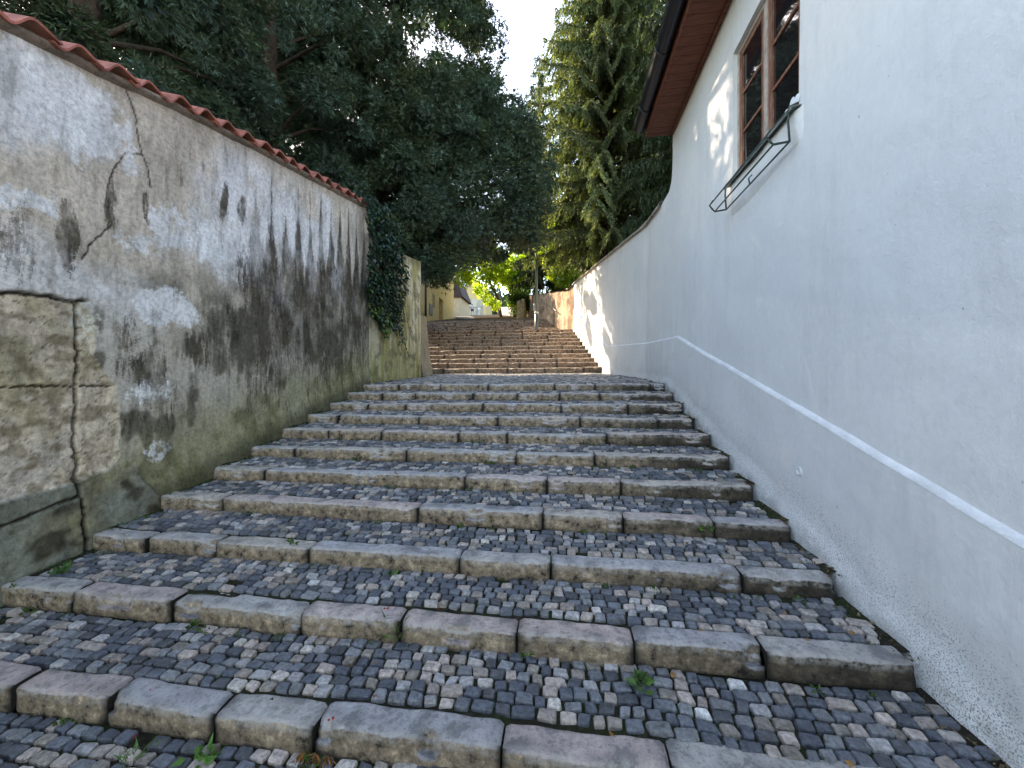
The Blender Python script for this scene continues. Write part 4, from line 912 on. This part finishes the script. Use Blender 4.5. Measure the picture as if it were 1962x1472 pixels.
# ---------------------------------------------------------------- PEOPLE
def person(name, loc, hgt, stride, shirt, legs_c, skin, hair, label, shorts=True, facing=0.0):
    root = empty(name, loc, label, 'person'); k = hgt/1.75
    def skinobj(nm, nodes, edges, mat):
        me = bpy.data.meshes.new(nm); me.from_pydata([tuple(c*k for c in n_[0]) for n_ in nodes], edges, []); o = bpy.data.objects.new(nm, me); link(o, root)
        md = o.modifiers.new('skin', 'SKIN'); 
        for v_, n_ in zip(me.skin_vertices[0].data, nodes): r_ = n_[1]; v_.radius = (r_[0]*k, r_[1]*k) if isinstance(r_, tuple) else (r_*k, r_*k)
        me.skin_vertices[0].data[0].use_root = True; md.use_smooth_shade = True; o.modifiers.new('s', 'SUBSURF').levels = 1; o.modifiers['s'].render_levels = 1; me.materials.append(mat); return o
    s = stride
    N = [((0, 0, .95), (.15, .11)), ((0, 0, 1.15), (.13, .10)), ((0, 0, 1.38), (.17, .11)), ((0, .01, 1.50), (.055, .055)), ((0, .02, 1.57), (.065, .075)), ((0, .03, 1.68), (.075, .09)), ((0, .03, 1.745), (.04, .05))]
    E = [(0, 1), (1, 2), (2, 3), (3, 4), (4, 5), (5, 6)]
    for sx in (-1, 1):
        i = len(N); f = s*sx
        N += [((.10*sx, 0, .90), (.085, .09)), ((.10*sx, .10*f, .50), (.058, .06)), ((.10*sx, .02*f-.10*abs(f)*(sx < 0), .09+.05*(sx < 0)*abs(s)), (.036, .04)), ((.10*sx, .13+.10*f, .035+.03*(sx < 0)*abs(s)), (.04, .028))]
        E += [(0, i), (i, i+1), (i+1, i+2), (i+2, i+3)]
        j = len(N)
        N += [((.19*sx, 0, 1.40), .055), ((.24*sx, -.05*f, 1.12), .04), ((.25*sx, .06-.10*f, .88), .028), ((.25*sx, .08-.10*f, .80), (.022, .038))]
        E += [(2, j), (j, j+1), (j+1, j+2), (j+2, j+3)]
        for q in range(5):
            m_ = len(N); yy = .05-.10*f+q*.018
            if q < 4: N += [((.25*sx, yy, .755), .0085), ((.243*sx, yy+.004, .715-(.006 if q in (0, 3) else 0)), .007)]
            else: N += [((.245*sx, yy+.005, .80), .009), ((.235*sx, yy+.025, .765), .008)]
            E += [(j+3, m_), (m_, m_+1)]
    skinobj('body', N, E, skin)
    # clothing shells
    N = [((0, 0, .97), (.165, .125)), ((0, 0, 1.15), (.15, .118)), ((0, 0, 1.38), (.18, .125)), ((0, .0, 1.46), (.10, .09))]; E = [(0, 1), (1, 2), (2, 3)]
    for sx in (-1, 1): i = len(N); N += [((.20*sx, 0, 1.40), .072), ((.235*sx, -.03*s*sx, 1.22), .062)]; E += [(2, i), (i, i+1)]
    skinobj('shirt', N, E, shirt)
    N = [((0, 0, .97), (.155, .12))]; E = []
    for sx in (-1, 1):
        i = len(N); f = s*sx; N += [((.10*sx, 0, .88), (.105, .108)), ((.10*sx, .09*f, .56), (.085, .085))]; E += [(0, i), (i, i+1)]
        if not shorts: N += [((.10*sx, .02*f-.10*abs(f)*(sx < 0), .14), (.055, .06))]; E += [(i+1, i+2)]
    skinobj('shorts' if shorts else 'trousers', N, E, legs_c)
    N = [((0, -.02, 1.60), (.07, .06)), ((0, -.01, 1.69), (.085, .085)), ((0, .02, 1.765), (.06, .075))]; skinobj('hair', N, [(0, 1), (1, 2)], hair)
    root.rotation_euler = (0, 0, facing)
SK = mat_simple('skin', (.50, .30, .21), .6, .3, .05); HR = mat_simple('hair_brown', (.06, .04, .03), .7, .3, .2)
SB = mat_simple('shirt_blue', (.35, .45, .62), .9, .1, .08); SW = mat_simple('shirt_white', (.60, .66, .74), .9, .1, .08); TB = mat_simple('shorts_black', (.03, .03, .04), .9, .1, .1); TW = mat_simple('trousers_pale', (.55, .56, .58), .9, .1, .08)
SG = mat_simple('shirt_grey', (.25, .24, .28), .9, .1, .08)
pz = lambda y: Z4+Rf*((y-Y4-.5)//Tf)+Rf*.6
a = atY(905, 598, 59); person('person', (a[0], 59, pz(59)), 1.82, .8, SB, TB, SK, HR, 'person in light blue shirt and black shorts climbing the far stairs')
a = atY(917.5, 598, 57.5); person('person', (a[0], 57.5, pz(57.5)), 1.6, -.7, SW, TW, SK, HR, 'person in white shirt and pale trousers far up the stairs, the right of the two', shorts=False)
a = atY(955, 598, 60.0); person('person', (a[0], 60.0, pz(60.0)), 1.7, .5, SG, TB, SK, HR, 'person in grey seen small under the bright leafy tree far up the stairs', facing=3.1)

# ---------------------------------------------------------------- TREES
def unit(n): v_ = rng.normal(size=(n, 3)); return v_/np.linalg.norm(v_, axis=1)[:, None]
def sprays(P, D, size, C):
    """fish-bone sprays: three rhombi each"""
    n = len(P); D = D/np.linalg.norm(D, axis=1)[:, None]
    r = rng.normal(size=(n, 3))*.5+np.array((0, 0, 1.0)); S = np.cross(D, r); S /= np.linalg.norm(S, axis=1)[:, None]+1e-9
    out = [leaf_cloud('', P, D, size, size*.19, C, None, nrm=r)]
    for s_ in (1, -1): out.append(leaf_cloud('', P+D*size[:, None]*.25, D*.75+S*s_*.8, size*.62, size*.17, C*rng.uniform(.8, 1.15, (n, 1)), None, nrm=r))
    return out
def yew(name, x, y, zg, R_, z0, z1, nclump, per, label, extra=(), skew=(0, 0), spray=(.10, .17), base=(.052, .086, .060), cat='tree', group=None, seed=1, gap=.30, tb=None, ry=None, fringe=1.0):
    global rng
    rng = np.random.default_rng(seed); tx, ty = tb or (x, y)
    root = empty(name, (tx, ty, zg), label, cat, group)
    cl = []
    for i in range(nclump):
        for _ in range(30):
            d = unit(1)[0]; rr = rng.uniform(.55, 1.0)**.5; zc = (z0+z1)/2; hz = (z1-z0)/2
            p = np.array((x, y, zc))+d*np.array((R_, ry or R_, hz))*rr
            f = (p[2]-z0)/(z1-z0); p[0] += skew[0]*f; p[1] += skew[1]*f
            if fbm(np.array([p[0]*.9]), np.array([p[1]*.9]), p[2]*.8, seed, 3)[0] > gap: break
        cl.append((p, rng.uniform(.30, .58)*(R_/2.4)**.5))
    for e in extra: cl.append((np.array(e[:3]), e[3]))
    cP = np.array([c_[0] for c_ in cl]); cR = np.array([c_[1] for c_ in cl]); idx = np.repeat(np.arange(len(cl)), per)
    n = len(idx); d = unit(n); d[:, 2] *= .75; rr = rng.uniform(.35, 1.0, n)**.6
    P = cP[idx]+d*(cR[idx]*rr)[:, None]
    D = d*1.0+rng.normal(0, .45, (n, 3))+np.array((0, 0, -.10)); D[:, 2] = D[:, 2]*.7
    sz = rng.uniform(*spray, n); tint = rng.uniform(.55, 1.5, n)*(.75+.5*rng.random(len(cl)))[idx]
    C = np.array(base)*tint[:, None]; hue = rng.random(len(cl))[idx][:, None]; C = C*(1+hue*np.array((.5, .25, -.1)))
    parts = sprays(P, D, sz, C)
    nf_ = int(nclump*fringe); fd = unit(nf_); fp = np.array((x, y, (z0+z1)/2))+fd*np.array((R_, ry or R_, (z1-z0)/2))*rng.uniform(.92, 1.18, nf_)[:, None]; fp[:, :2] += np.array(skew)[None]*0
    fp = fp[fp[:, 2] > z0-.25]; nf_ = len(fp); fr_ = rng.uniform(.10, .26, nf_); pf_ = max(20, per//7); idx = np.repeat(np.arange(nf_), pf_); n = len(idx); d = unit(n)
    P = fp[idx]+d*(fr_[idx]*rng.uniform(.1, 1, n))[:, None]; parts += sprays(P, d+rng.normal(0, .5, (n, 3)), rng.uniform(*spray, n), np.array(base)*rng.uniform(.6, 1.6, (n, 1)))
    # twiggy heart of each clump
    m_ = per//5; idx = np.repeat(np.arange(len(cl)), m_); n = len(idx); P = cP[idx]+unit(n)*(cR[idx]*rng.uniform(0, .5, n))[:, None]
    parts.append(leaf_cloud('', P, unit(n), rng.uniform(.11, .18, n), rng.uniform(.07, .12, n), np.array(base)*.6*np.ones((n, 1)), None))
    build_leaves('crown', parts, M['yew'], root)
    mb = MB(); mb.tube([(tx, ty, zg-.3), (tx+.03, ty, zg+1.5), (x+skew[0]*.5, y+skew[1]*.5, (z0+z1)/2), (x+skew[0], y+skew[1], z1-.4)], [.28, .22, .15, .03], 10)
    for k in range(0, len(cl), 4):
        c_ = cP[k]; zs = max(zg+.8, min(c_[2]-.5, z1-1)); f = (zs-zg)/(z1-zg); b0 = Vector((tx+(x-tx)*min(1, f*2), ty+(y-ty)*min(1, f*2), zs)); e_ = Vector(c_); md = (b0+e_)/2+Vector((0, 0, .15))
        mb.tube([b0, md, e_], [.05, .032, .01], 5, caps=False)
    mb.build('trunk', M['bark'], root, True); return root
G = 'yews behind the left wall'
yew('yew_tree', -6.3, 4.3, 1.0, 2.0, 1.6, 8.6, 105, 560, 'dark yew nearest the viewer behind the tiled wall, at the left edge', seed=11, gap=.42, spray=(.07, .13))
yew('yew_tree', -6.1, 7.3, 1.4, 2.1, 1.9, 12.0, 175, 400, 'dark yew in the middle of the row behind the tiled wall', seed=12, gap=.38, spray=(.08, .15))
ex = [(-3.9, 8.2, 3.3, .5), (-3.5, 9.0, 3.0, .5), (-3.3, 9.6, 2.85, .42), (-3.0, 9.4, 3.2, .5), (-2.7, 10.0, 3.45, .45), (-2.5, 9.3, 3.9, .5), (-3.2, 8.4, 4.0, .55), (-2.2, 10.2, 4.2, .5), (-3.6, 8.8, 3.9, .5), (-2.9, 10.5, 3.9, .5), (-3.05, 9.2, 2.75, .3), (-3.9, 7.6, 3.3, .4)]
yew('yew_tree', -4.5, 10.0, 1.6, 2.6, 2.6, 16, 290, 380, 'tallest dark yew leaning over the stairs behind the ivy', ex, seed=13, gap=.32, tb=(-5.4, 9.7))
yew('yew_tree', -3.7, 11.5, 2.4, 3.1, 4.0, 9.0, 175, 230, 'broad dark yew overhanging the upper steps, rightmost of the dark trees', [(-1.25+.35*math.cos(k), 11.2+.5*math.sin(2*k), 4.3+.14*k, .5) for k in range(12)]+[(-2.4+.9*math.sin(k*2.4), 14.2+.8*math.cos(k*1.7), 5.1+.75*math.sin(k*3.1), .2) for k in range(7)], seed=14, spray=(.12, .2), gap=.24, tb=(-5.7, 12.0), ry=2.1, fringe=2.4)
yew('yew_tree', -10.0, 9.5, 1.2, 3.0, 2.0, 13, 150, 260, 'dark yew farther back, seen through the gaps of the front row', seed=15, spray=(.16, .26))
yew('yew_tree', -11.5, 13.5, 3, 3.0, 3.5, 15, 150, 260, 'dark yew far back beyond the tallest yew', seed=16, spray=(.16, .26))

def spruce(name, x, y, zg, top, rmax, zlow, label, seed, nb=150, base=(.10, .12, .055), dens=1.0, rfun=None, mat='spruce', ts=(.10, .2), face=None):
    global rng
    rng = np.random.default_rng(seed); root = empty(name, (x, y, zg), label, 'tree', None); P = []; D = []; S = []; C = []; mb = MB()
    for b in range(nb):
        f = (b+.5)/nb; z = zlow+(top-zlow)*f**1.05; rl = (rfun(z) if rfun else rmax*(1-f)**.75+.25)*rng.uniform(.7, 1.1)
        az = b*2.39996+rng.normal(0, .3); dr = np.array((math.cos(az), math.sin(az))); tint = rng.uniform(.7, 1.35)
        m_ = 14; tt = np.linspace(0, 1, m_); zz = z+.10*rl*np.sin(tt*1.6)-.42*rl*tt**1.5+.12*rl*tt**5
        X = x+dr[0]*rl*tt; Y = y+dr[1]*rl*tt+0*tt
        mb.tube([(X[i], Y[i], zz[i]) for i in range(0, m_, 3)], [max(.006, .05*(1-t_)*min(1, rl/3)) for t_ in tt[::3]], 5, caps=False)
        nt_ = int(rl*46*dens)
        for q in range(nt_):
            t_ = rng.uniform(.12, 1)**.8; i = t_*(m_-1); px_, py_, pz_ = np.interp(i, range(m_), X), np.interp(i, range(m_), Y), np.interp(i, range(m_), zz)
            sd = rng.choice((-1, 1)); side = np.array((-dr[1]*sd, dr[0]*sd)); ln = rng.uniform(.18, .5)*(1.15-t_*.6)*min(1.3, rl/2+.3)
            n_ = max(2, int(ln/.055)); u = np.linspace(.05, 1, n_)
            out = rng.uniform(.15, .6); dx_ = side*(1-out*.4)+dr*out; hang = rng.uniform(.5, 1.3)
            xs_ = px_+dx_[0]*ln*u*.75; ys_ = py_+dx_[1]*ln*u*.75; zs_ = pz_-hang*ln*u**1.6
            P.append(np.column_stack([xs_, ys_, zs_])); dd = np.column_stack([np.full(n_, dx_[0]*.75), np.full(n_, dx_[1]*.75), -hang*1.6*u**.6]); D.append(dd+rng.normal(0, .28, (n_, 3)))
            S.append(rng.uniform(*ts, n_)*.8); C.append(np.array(base)[None]*(tint*rng.uniform(.7, 1.3, (n_, 1)))*(1+.5*(u[:, None] > .7)))
    P = np.concatenate(P); D = np.concatenate(D); S = np.concatenate(S); C = np.concatenate(C); n = len(P)
    parts = [leaf_cloud('', P, D, S, S*.30, C, None)]
    parts.append(leaf_cloud('', P+rng.normal(0, .012, (n, 3)), D+rng.normal(0, .5, (n, 3)), S*.8, S*.26, C*.9, None))
    parts.append(leaf_cloud('', P+rng.normal(0, .012, (n, 3)), D+rng.normal(0, .7, (n, 3)), S*.55, S*.2, C*1.1, None))
    build_leaves('crown', parts, M[mat], root)
    mb.tube([(x, y, zg-.3), (x, y, zg+3), (x, y, (zg+top)/2), (x, y, top-.3)], [.30, .24, .16, .03], 10)
    mb.build('trunk', M['bark'], root, True); return root
spruce('spruce_tree', 1.55, 14.2, 3.2, 19, 3.0, 4.9, 'tall drooping spruce rising behind the white garden wall, sunlit on its left side', 21, nb=270, dens=1.15, rfun=lambda z: np.interp(z, [4.5, 6, 9, 11.5, 13.2, 14.5, 19], [3.2, 3.2, 2.9, 2.8, 2.0, 1.6, .8]))
spruce('spruce_tree', 4.3, 11.0, 3.0, 17, 3.0, 3.6, 'darker spruce tucked behind the curved wall shoulder and the gutter', 22, nb=210, dens=1.0, base=(.055, .075, .04), rfun=lambda z: np.interp(z, [3.6, 9, 14, 17], [2.6, 2.5, 1.6, .3]))
spruce('spruce_tree', 3.4, 18.5, 4.0, 21, 3.6, 5.4, 'farther spruce filling the gap between the tall spruce and the house', 23, nb=170, dens=.7, base=(.045, .06, .03), ts=(.16, .28))
spruce('spruce_tree', -1.6, 25, 6.5, 21.5, 2.4, 6.4, 'slender far spruce whose tip shows in the sky gap between yew and tall spruce', 24, nb=130, dens=.6, base=(.045, .06, .03), ts=(.16, .28))

def broad(name, x, y, z, rad, hz, ncl, per, label, base, seed, zg, leaf=(.08, .14), bough=(), tb=None):
    global rng
    rng = np.random.default_rng(seed); tx, ty = tb or (x, y); root = empty(name, (tx, ty, zg), label, 'tree')
    d = unit(ncl); cP = np.array((x, y, z))+d*np.array((rad, rad, hz))*(rng.uniform(.3, 1, ncl)**.6)[:, None]; cR = rng.uniform(.3, .6, ncl)
    if len(bough): cP = np.vstack([cP, np.array(bough)[:, :3]]); cR = np.append(cR, np.array(bough)[:, 3])
    idx = np.repeat(np.arange(len(cP)), per); n = len(idx); dd = unit(n); P = cP[idx]+dd*(cR[idx]*rng.uniform(.3, 1, n)**.5)[:, None]
    D = dd*.6+rng.normal(0, .5, (n, 3))+np.array((0, 0, -.4)); L_ = rng.uniform(*leaf, n); C = np.array(base)*rng.uniform(.55, 1.4, n)[:, None]
    nr_ = np.tile(np.array((0, 0, 1.)), (n, 1)); build_leaves('crown', [leaf_cloud('', P, D, L_, L_*.8, C, None, nrm=nr_)], M['broad'], root)
    mb = MB(); mb.tube([(tx, ty, zg-.3), ((tx*2+x)/3, (2*ty+y)/3, zg+(z-zg)*.7), (x, y, z)], [.14, .11, .05], 8)
    for c_ in cP[::3]: mb.tube([(x, y, z), ((x+c_[0])/2, (y+c_[1])/2, (z+c_[2])/2), tuple(c_)], [.05, .03, .01], 5, caps=False)
    mb.build('trunk', M['bark'], root, True)
q = atY(966, 540, 28)
broad('leafy_tree', q[0]+.8, 28, q[2]+.7, 1.7, 1.35, 60, 260, 'bright yellow-green leafy tree leaning over the far stairs', (.36, .42, .06), 31, 5.0, (.10, .18),
      [(*atY(925, 560, 27), .5), (*atY(935, 575, 27), .4), (*atY(950, 585, 27), .35), (*atY(915, 553, 27), .35), (*atY(985, 575, 26), .5), (*atY(1000, 560, 26), .5)])
q = atY(990, 578, 24); broad('shrub', q[0]+.2, 24.3, q[2]+.1, .75, .55, 22, 200, 'dark green round shrub above the rough stone pillar', (.04, .07, .025), 32, 4.6, (.07, .12))
# overhanging bright boughs
q = atY(915, 505, 15.5); broad('leafy_tree', -5.2, 23.5, 7.6, 2.3, 1.2, 50, 230, 'yellow-green leafy tree peeping out below the broad yew', (.32, .38, .06), 33, 4.2, (.10, .18), tb=(-4.9, 31.5))
broad('leafy_tree', .4, 22.5, 7.6, 2.3, 1.6, 60, 230, 'olive green leafy tree hanging over the rubble wall behind the lamp post', (.32, .36, .08), 35, 4.5, (.09, .16), tb=(.9, 22.5))
broad('leafy_tree', 1.0, 31, 11.5, 4.5, 4.0, 90, 230, 'broad dark green tree far behind the rubble wall', (.06, .09, .03), 36, 7, (.2, .34))
# far wood
rng = np.random.default_rng(44)
n = 16000; Xf = rng.uniform(-90, 70, n); Yf = rng.uniform(118, 150, n); Zf = 13+rng.uniform(0, 1, n)*(13+10*fbm(Xf*.06, 0, 0, 2, 3)+.0*Yf)
C = np.array((.035, .06, .035))*rng.uniform(.6, 1.5, n)[:, None]; P = np.column_stack([Xf, Yf, Zf])
o = build_leaves('distant_wood', [leaf_cloud('', P, unit(n), rng.uniform(1.4, 2.6, n), rng.uniform(1, 2, n), C, None)], M['yew']); tag(o, 'dark green wooded slope far behind the gabled house', 'wood', None, 'stuff')

# ---------------------------------------------------------------- WEEDS and litter
def surf(px, py):
    """point of the stepped surface under a photo pixel (lower flight)"""
    x, y, z = ray(px, py)
    for n in range(-4, 11):
        yn = Y0+n*T
        s = yn/y
        if s <= 0: continue
        zz = z*s; top_ = ZA+n*R
        if top_-.115 < zz <= top_: return Vector((x*s, yn-.004, zz))
        # tread
        for k in range(40):
            Yq = yn+T*k/40; s2 = Yq/y
            if abs(z*s2-float(tread_z(x*s2, Yq, n))) < .012: return Vector((x*s2, Yq, float(tread_z(x*s2, Yq, n))))
    return None
def weed_parts(p, rad, n, base, up=.8, w=.45):
    d = unit(n); d[:, 2] = np.abs(d[:, 2])*up+.15; st = np.array(p)+np.column_stack([rng.normal(0, rad*.25, n), rng.normal(0, rad*.2, n), np.zeros(n)])
    L_ = rng.uniform(.4, .9, n)*rad; return leaf_cloud('', st+d*L_[:, None]*.4, d, L_*.8, L_*w, np.array(base)*rng.uniform(.6, 1.5, (n, 1)), None, curl=.3)
WD = [((1011, 1252), .05, 16, (.10, .20, .04), .8, .5, 'weed', 'small bright rosette weed at the foot of a kerb, right of the picture middle'),
      ((1356, 1016), .06, 18, (.11, .20, .04), 1.2, .5, 'weed', 'upright bright weed on the riser of the third large step, right side'),
      ((765, 1222), .11, 34, (.09, .15, .04), 1.6, .08, 'grass_tuft', 'long-bladed grass tuft in a kerb joint left of the middle'),
      ((1222, 1305), .08, 22, (.08, .14, .04), .7, .5, 'weed', 'flat weed patch under the broad kerb right of the middle'),
      ((385, 1462), .07, 22, (.10, .19, .05), 1.1, .5, 'weed', 'fresh green weed at the bottom edge left of the dried fern'),
      ((250, 1460), .08, 26, (.09, .16, .05), 1.0, .12, 'grass_tuft', 'grass tuft at the bottom left below the lowest kerb'),
      ((560, 1040), .05, 14, (.08, .15, .04), .8, .4, 'weed', 'small weed between setts above the third kerb, left of the middle'),
      ((755, 1098), .04, 14, (.10, .19, .04), .7, .5, 'weed', 'tiny weed on the setts in front of the pink kerb'),
      ((115, 1095), .07, 20, (.07, .13, .04), .6, .5, 'weed', 'weed beside the foot of the old wall at left')]
for (pp, rad, n, base, up, w, nm, lb) in WD:
    s_ = surf(*pp)
    if s_ is None: continue
    rng = np.random.default_rng(int(pp[0])); o = build_leaves(nm, [weed_parts(s_, rad, n, base, up, w)], M['weed']); tag(o, lb, 'weed' if nm == 'weed' else 'grass')
s_ = surf(612, 1425)
rng = np.random.default_rng(5); pr = []
for q in range(3):
    c0 = np.array(s_)+np.array((-.05+.05*q, -.02, -.01)); n = 40; d = np.column_stack([rng.normal(0, .35, n), -np.abs(rng.normal(.2, .2, n)), -rng.uniform(.2, 1, n)])
    pr.append(leaf_cloud('', c0+d*.05*rng.random((n, 1)), d, rng.uniform(.02, .06, n), rng.uniform(.004, .009, n), np.array((.22, .10, .03))*rng.uniform(.3, 1.6, (n, 1)), None))
o = build_leaves('dried_fern', pr, M['weed']); tag(o, 'dried orange-brown fern hanging from a joint of the lowest kerb', 'plant')
# small ground cover along risers and joints
rng = np.random.default_rng(9); pr = []
for n in range(-1, 11):
    yn = Y0+n*T
    for k in range(46):
        X = rng.uniform(XL+.05, XR-.1); w_ = fbm(np.array([X*1.7]), np.array([n*3.1]), 0, 14, 3)[0]
        if w_ < .47 and rng.random() < .85: continue
        zf_ = float(tread_z(X, yn-.02, n-1)) if n > -1 else ZA-R
        pr.append(weed_parts((X, yn-.02-.03*rng.random(), zf_-.004), rng.uniform(.015, .045), int(rng.integers(6, 16)), (.07, .12, .03) if rng.random() < .8 else (.14, .12, .05), rng.uniform(.5, 1.2), rng.choice((.15, .5))))
    for k in range(14):
        X = XL+.04+abs(rng.normal(0, .09)); Yq = yn+rng.uniform(.0, .43)
        if n < 10: pr.append(weed_parts((X, Yq, float(tread_z(X, Yq, n))-.004), rng.uniform(.012, .035), 10, (.075, .13, .035), .9, rng.choice((.15, .5))))
    for k in range(26):
        X = rng.uniform(XL+.05, XR-.1); Yq = yn+rng.uniform(.15, .43)
        if n < 10: pr.append(weed_parts((X, Yq, float(tread_z(X, Yq, n))-.008), rng.uniform(.008, .018), 6, (.06, .11, .025), .5, .5))
o = build_leaves('ground_cover', pr, M['weed']); tag(o, 'tiny weeds and moss growing in the joints of the steps', 'weeds', None, 'stuff')
pr = []
for k in range(900):      # drifts of crumbs and needles along both walls
    n = int(rng.integers(-2, 10)); e_ = abs(rng.normal(0, .07)); X = XR-.05-e_ if rng.random() < .65 else XL+.05+e_; Yq = Y0+n*T+rng.uniform(.02, .43); z = float(tread_z(X, Yq, n))+.006
    d = unit(1); d[:, 2] *= .3; sz = rng.uniform(.008, .028); pr.append(leaf_cloud('', np.array([[X, Yq, z]]), d, [sz], [sz*.5], np.array([(.12, .085, .05) if rng.random() < .7 else (.22, .17, .10)]), None))
for k in range(150):
    n = int(rng.integers(-1, 9)); X = rng.normal(-.2, 1.0); X = min(max(X, XL+.1), XR-.1); Yq = Y0+n*T+rng.uniform(.02, .42); z = float(tread_z(X, Yq, n))+.004
    c_ = (.35, .03, .02) if k < 60 else (.30, .16, .06); sz = .012 if k < 60 else rng.uniform(.015, .03)
    for q in range(3 if k < 60 else 1): d = unit(1); d[:, 2] *= .3; pr.append(leaf_cloud('', np.array([[X, Yq, z]])+d*.003, d, [sz], [sz*.8], np.array([c_]), None))
o = build_leaves('leaf_litter', pr, M['weed']); tag(o, 'fallen red berries and brown leaf scraps scattered on the steps', 'litter', None, 'stuff')

# ---------------------------------------------------------------- CAMERA, LIGHT
cam = bpy.data.cameras.new('camera'); cam.sensor_width = 36; cam.lens = 36*F/1962; cam.clip_start = .05; cam.clip_end = 4000
co = bpy.data.objects.new('camera', cam); co.rotation_euler = (math.pi/2, 0, TH); col.objects.link(co); scene.camera = co
AZ, EL = math.radians(-48), math.radians(38)       # azimuth from +Y (negative = left)
sd = Vector((math.sin(AZ)*math.cos(EL), math.cos(AZ)*math.cos(EL), math.sin(EL)))
sun = bpy.data.lights.new('sun', 'SUN'); sun.energy = 3.3; sun.angle = math.radians(.5); sun.color = (1, .82, .58)
so = bpy.data.objects.new('sun', sun); so.rotation_euler = sd.to_track_quat('Z', 'Y').to_euler(); col.objects.link(so)
w = bpy.data.worlds.new('World'); scene.world = w; w.use_nodes = True; nt = w.node_tree
sky = nt.nodes.new('ShaderNodeTexSky'); sky.sky_type = 'NISHITA'; sky.sun_disc = False; sky.sun_elevation = EL; sky.sun_rotation = AZ
sky.air_density = 1.0; sky.dust_density = .8; sky.ozone_density = .3; tm = nt.nodes.new('ShaderNodeMix'); tm.data_type = 'RGBA'; tm.blend_type = 'MULTIPLY'; tm.inputs[0].default_value = 1; tm.inputs[7].default_value = (1.10, 1.0, .87, 1)
nt.links.new(sky.outputs[0], tm.inputs[6]); nt.links.new(tm.outputs[2], nt.nodes['Background'].inputs[0]); nt.nodes['Background'].inputs[1].default_value = .15
scene.view_settings.view_transform = 'Standard'; scene.view_settings.look = 'None'; scene.view_settings.exposure = 2.65; scene.view_settings.gamma = 1
for o in bpy.data.objects:
    if o.parent is None:
        for k_, g_ in (('yew_tree', 'yews behind the left wall'), ('spruce_tree', 'spruces on the right and far behind'), ('leafy_tree', 'leafy trees by the upper stairs'), ('person', 'people climbing the far stairs'), ('weed', 'weeds growing on the steps'), ('grass_tuft', 'grass tufts growing on the steps'), ('stairs', 'flights of the stairway')):
            if o.name.split('.')[0] == k_: o['group'] = g_
print('faces', sum(len(m.polygons) for m in bpy.data.meshes))
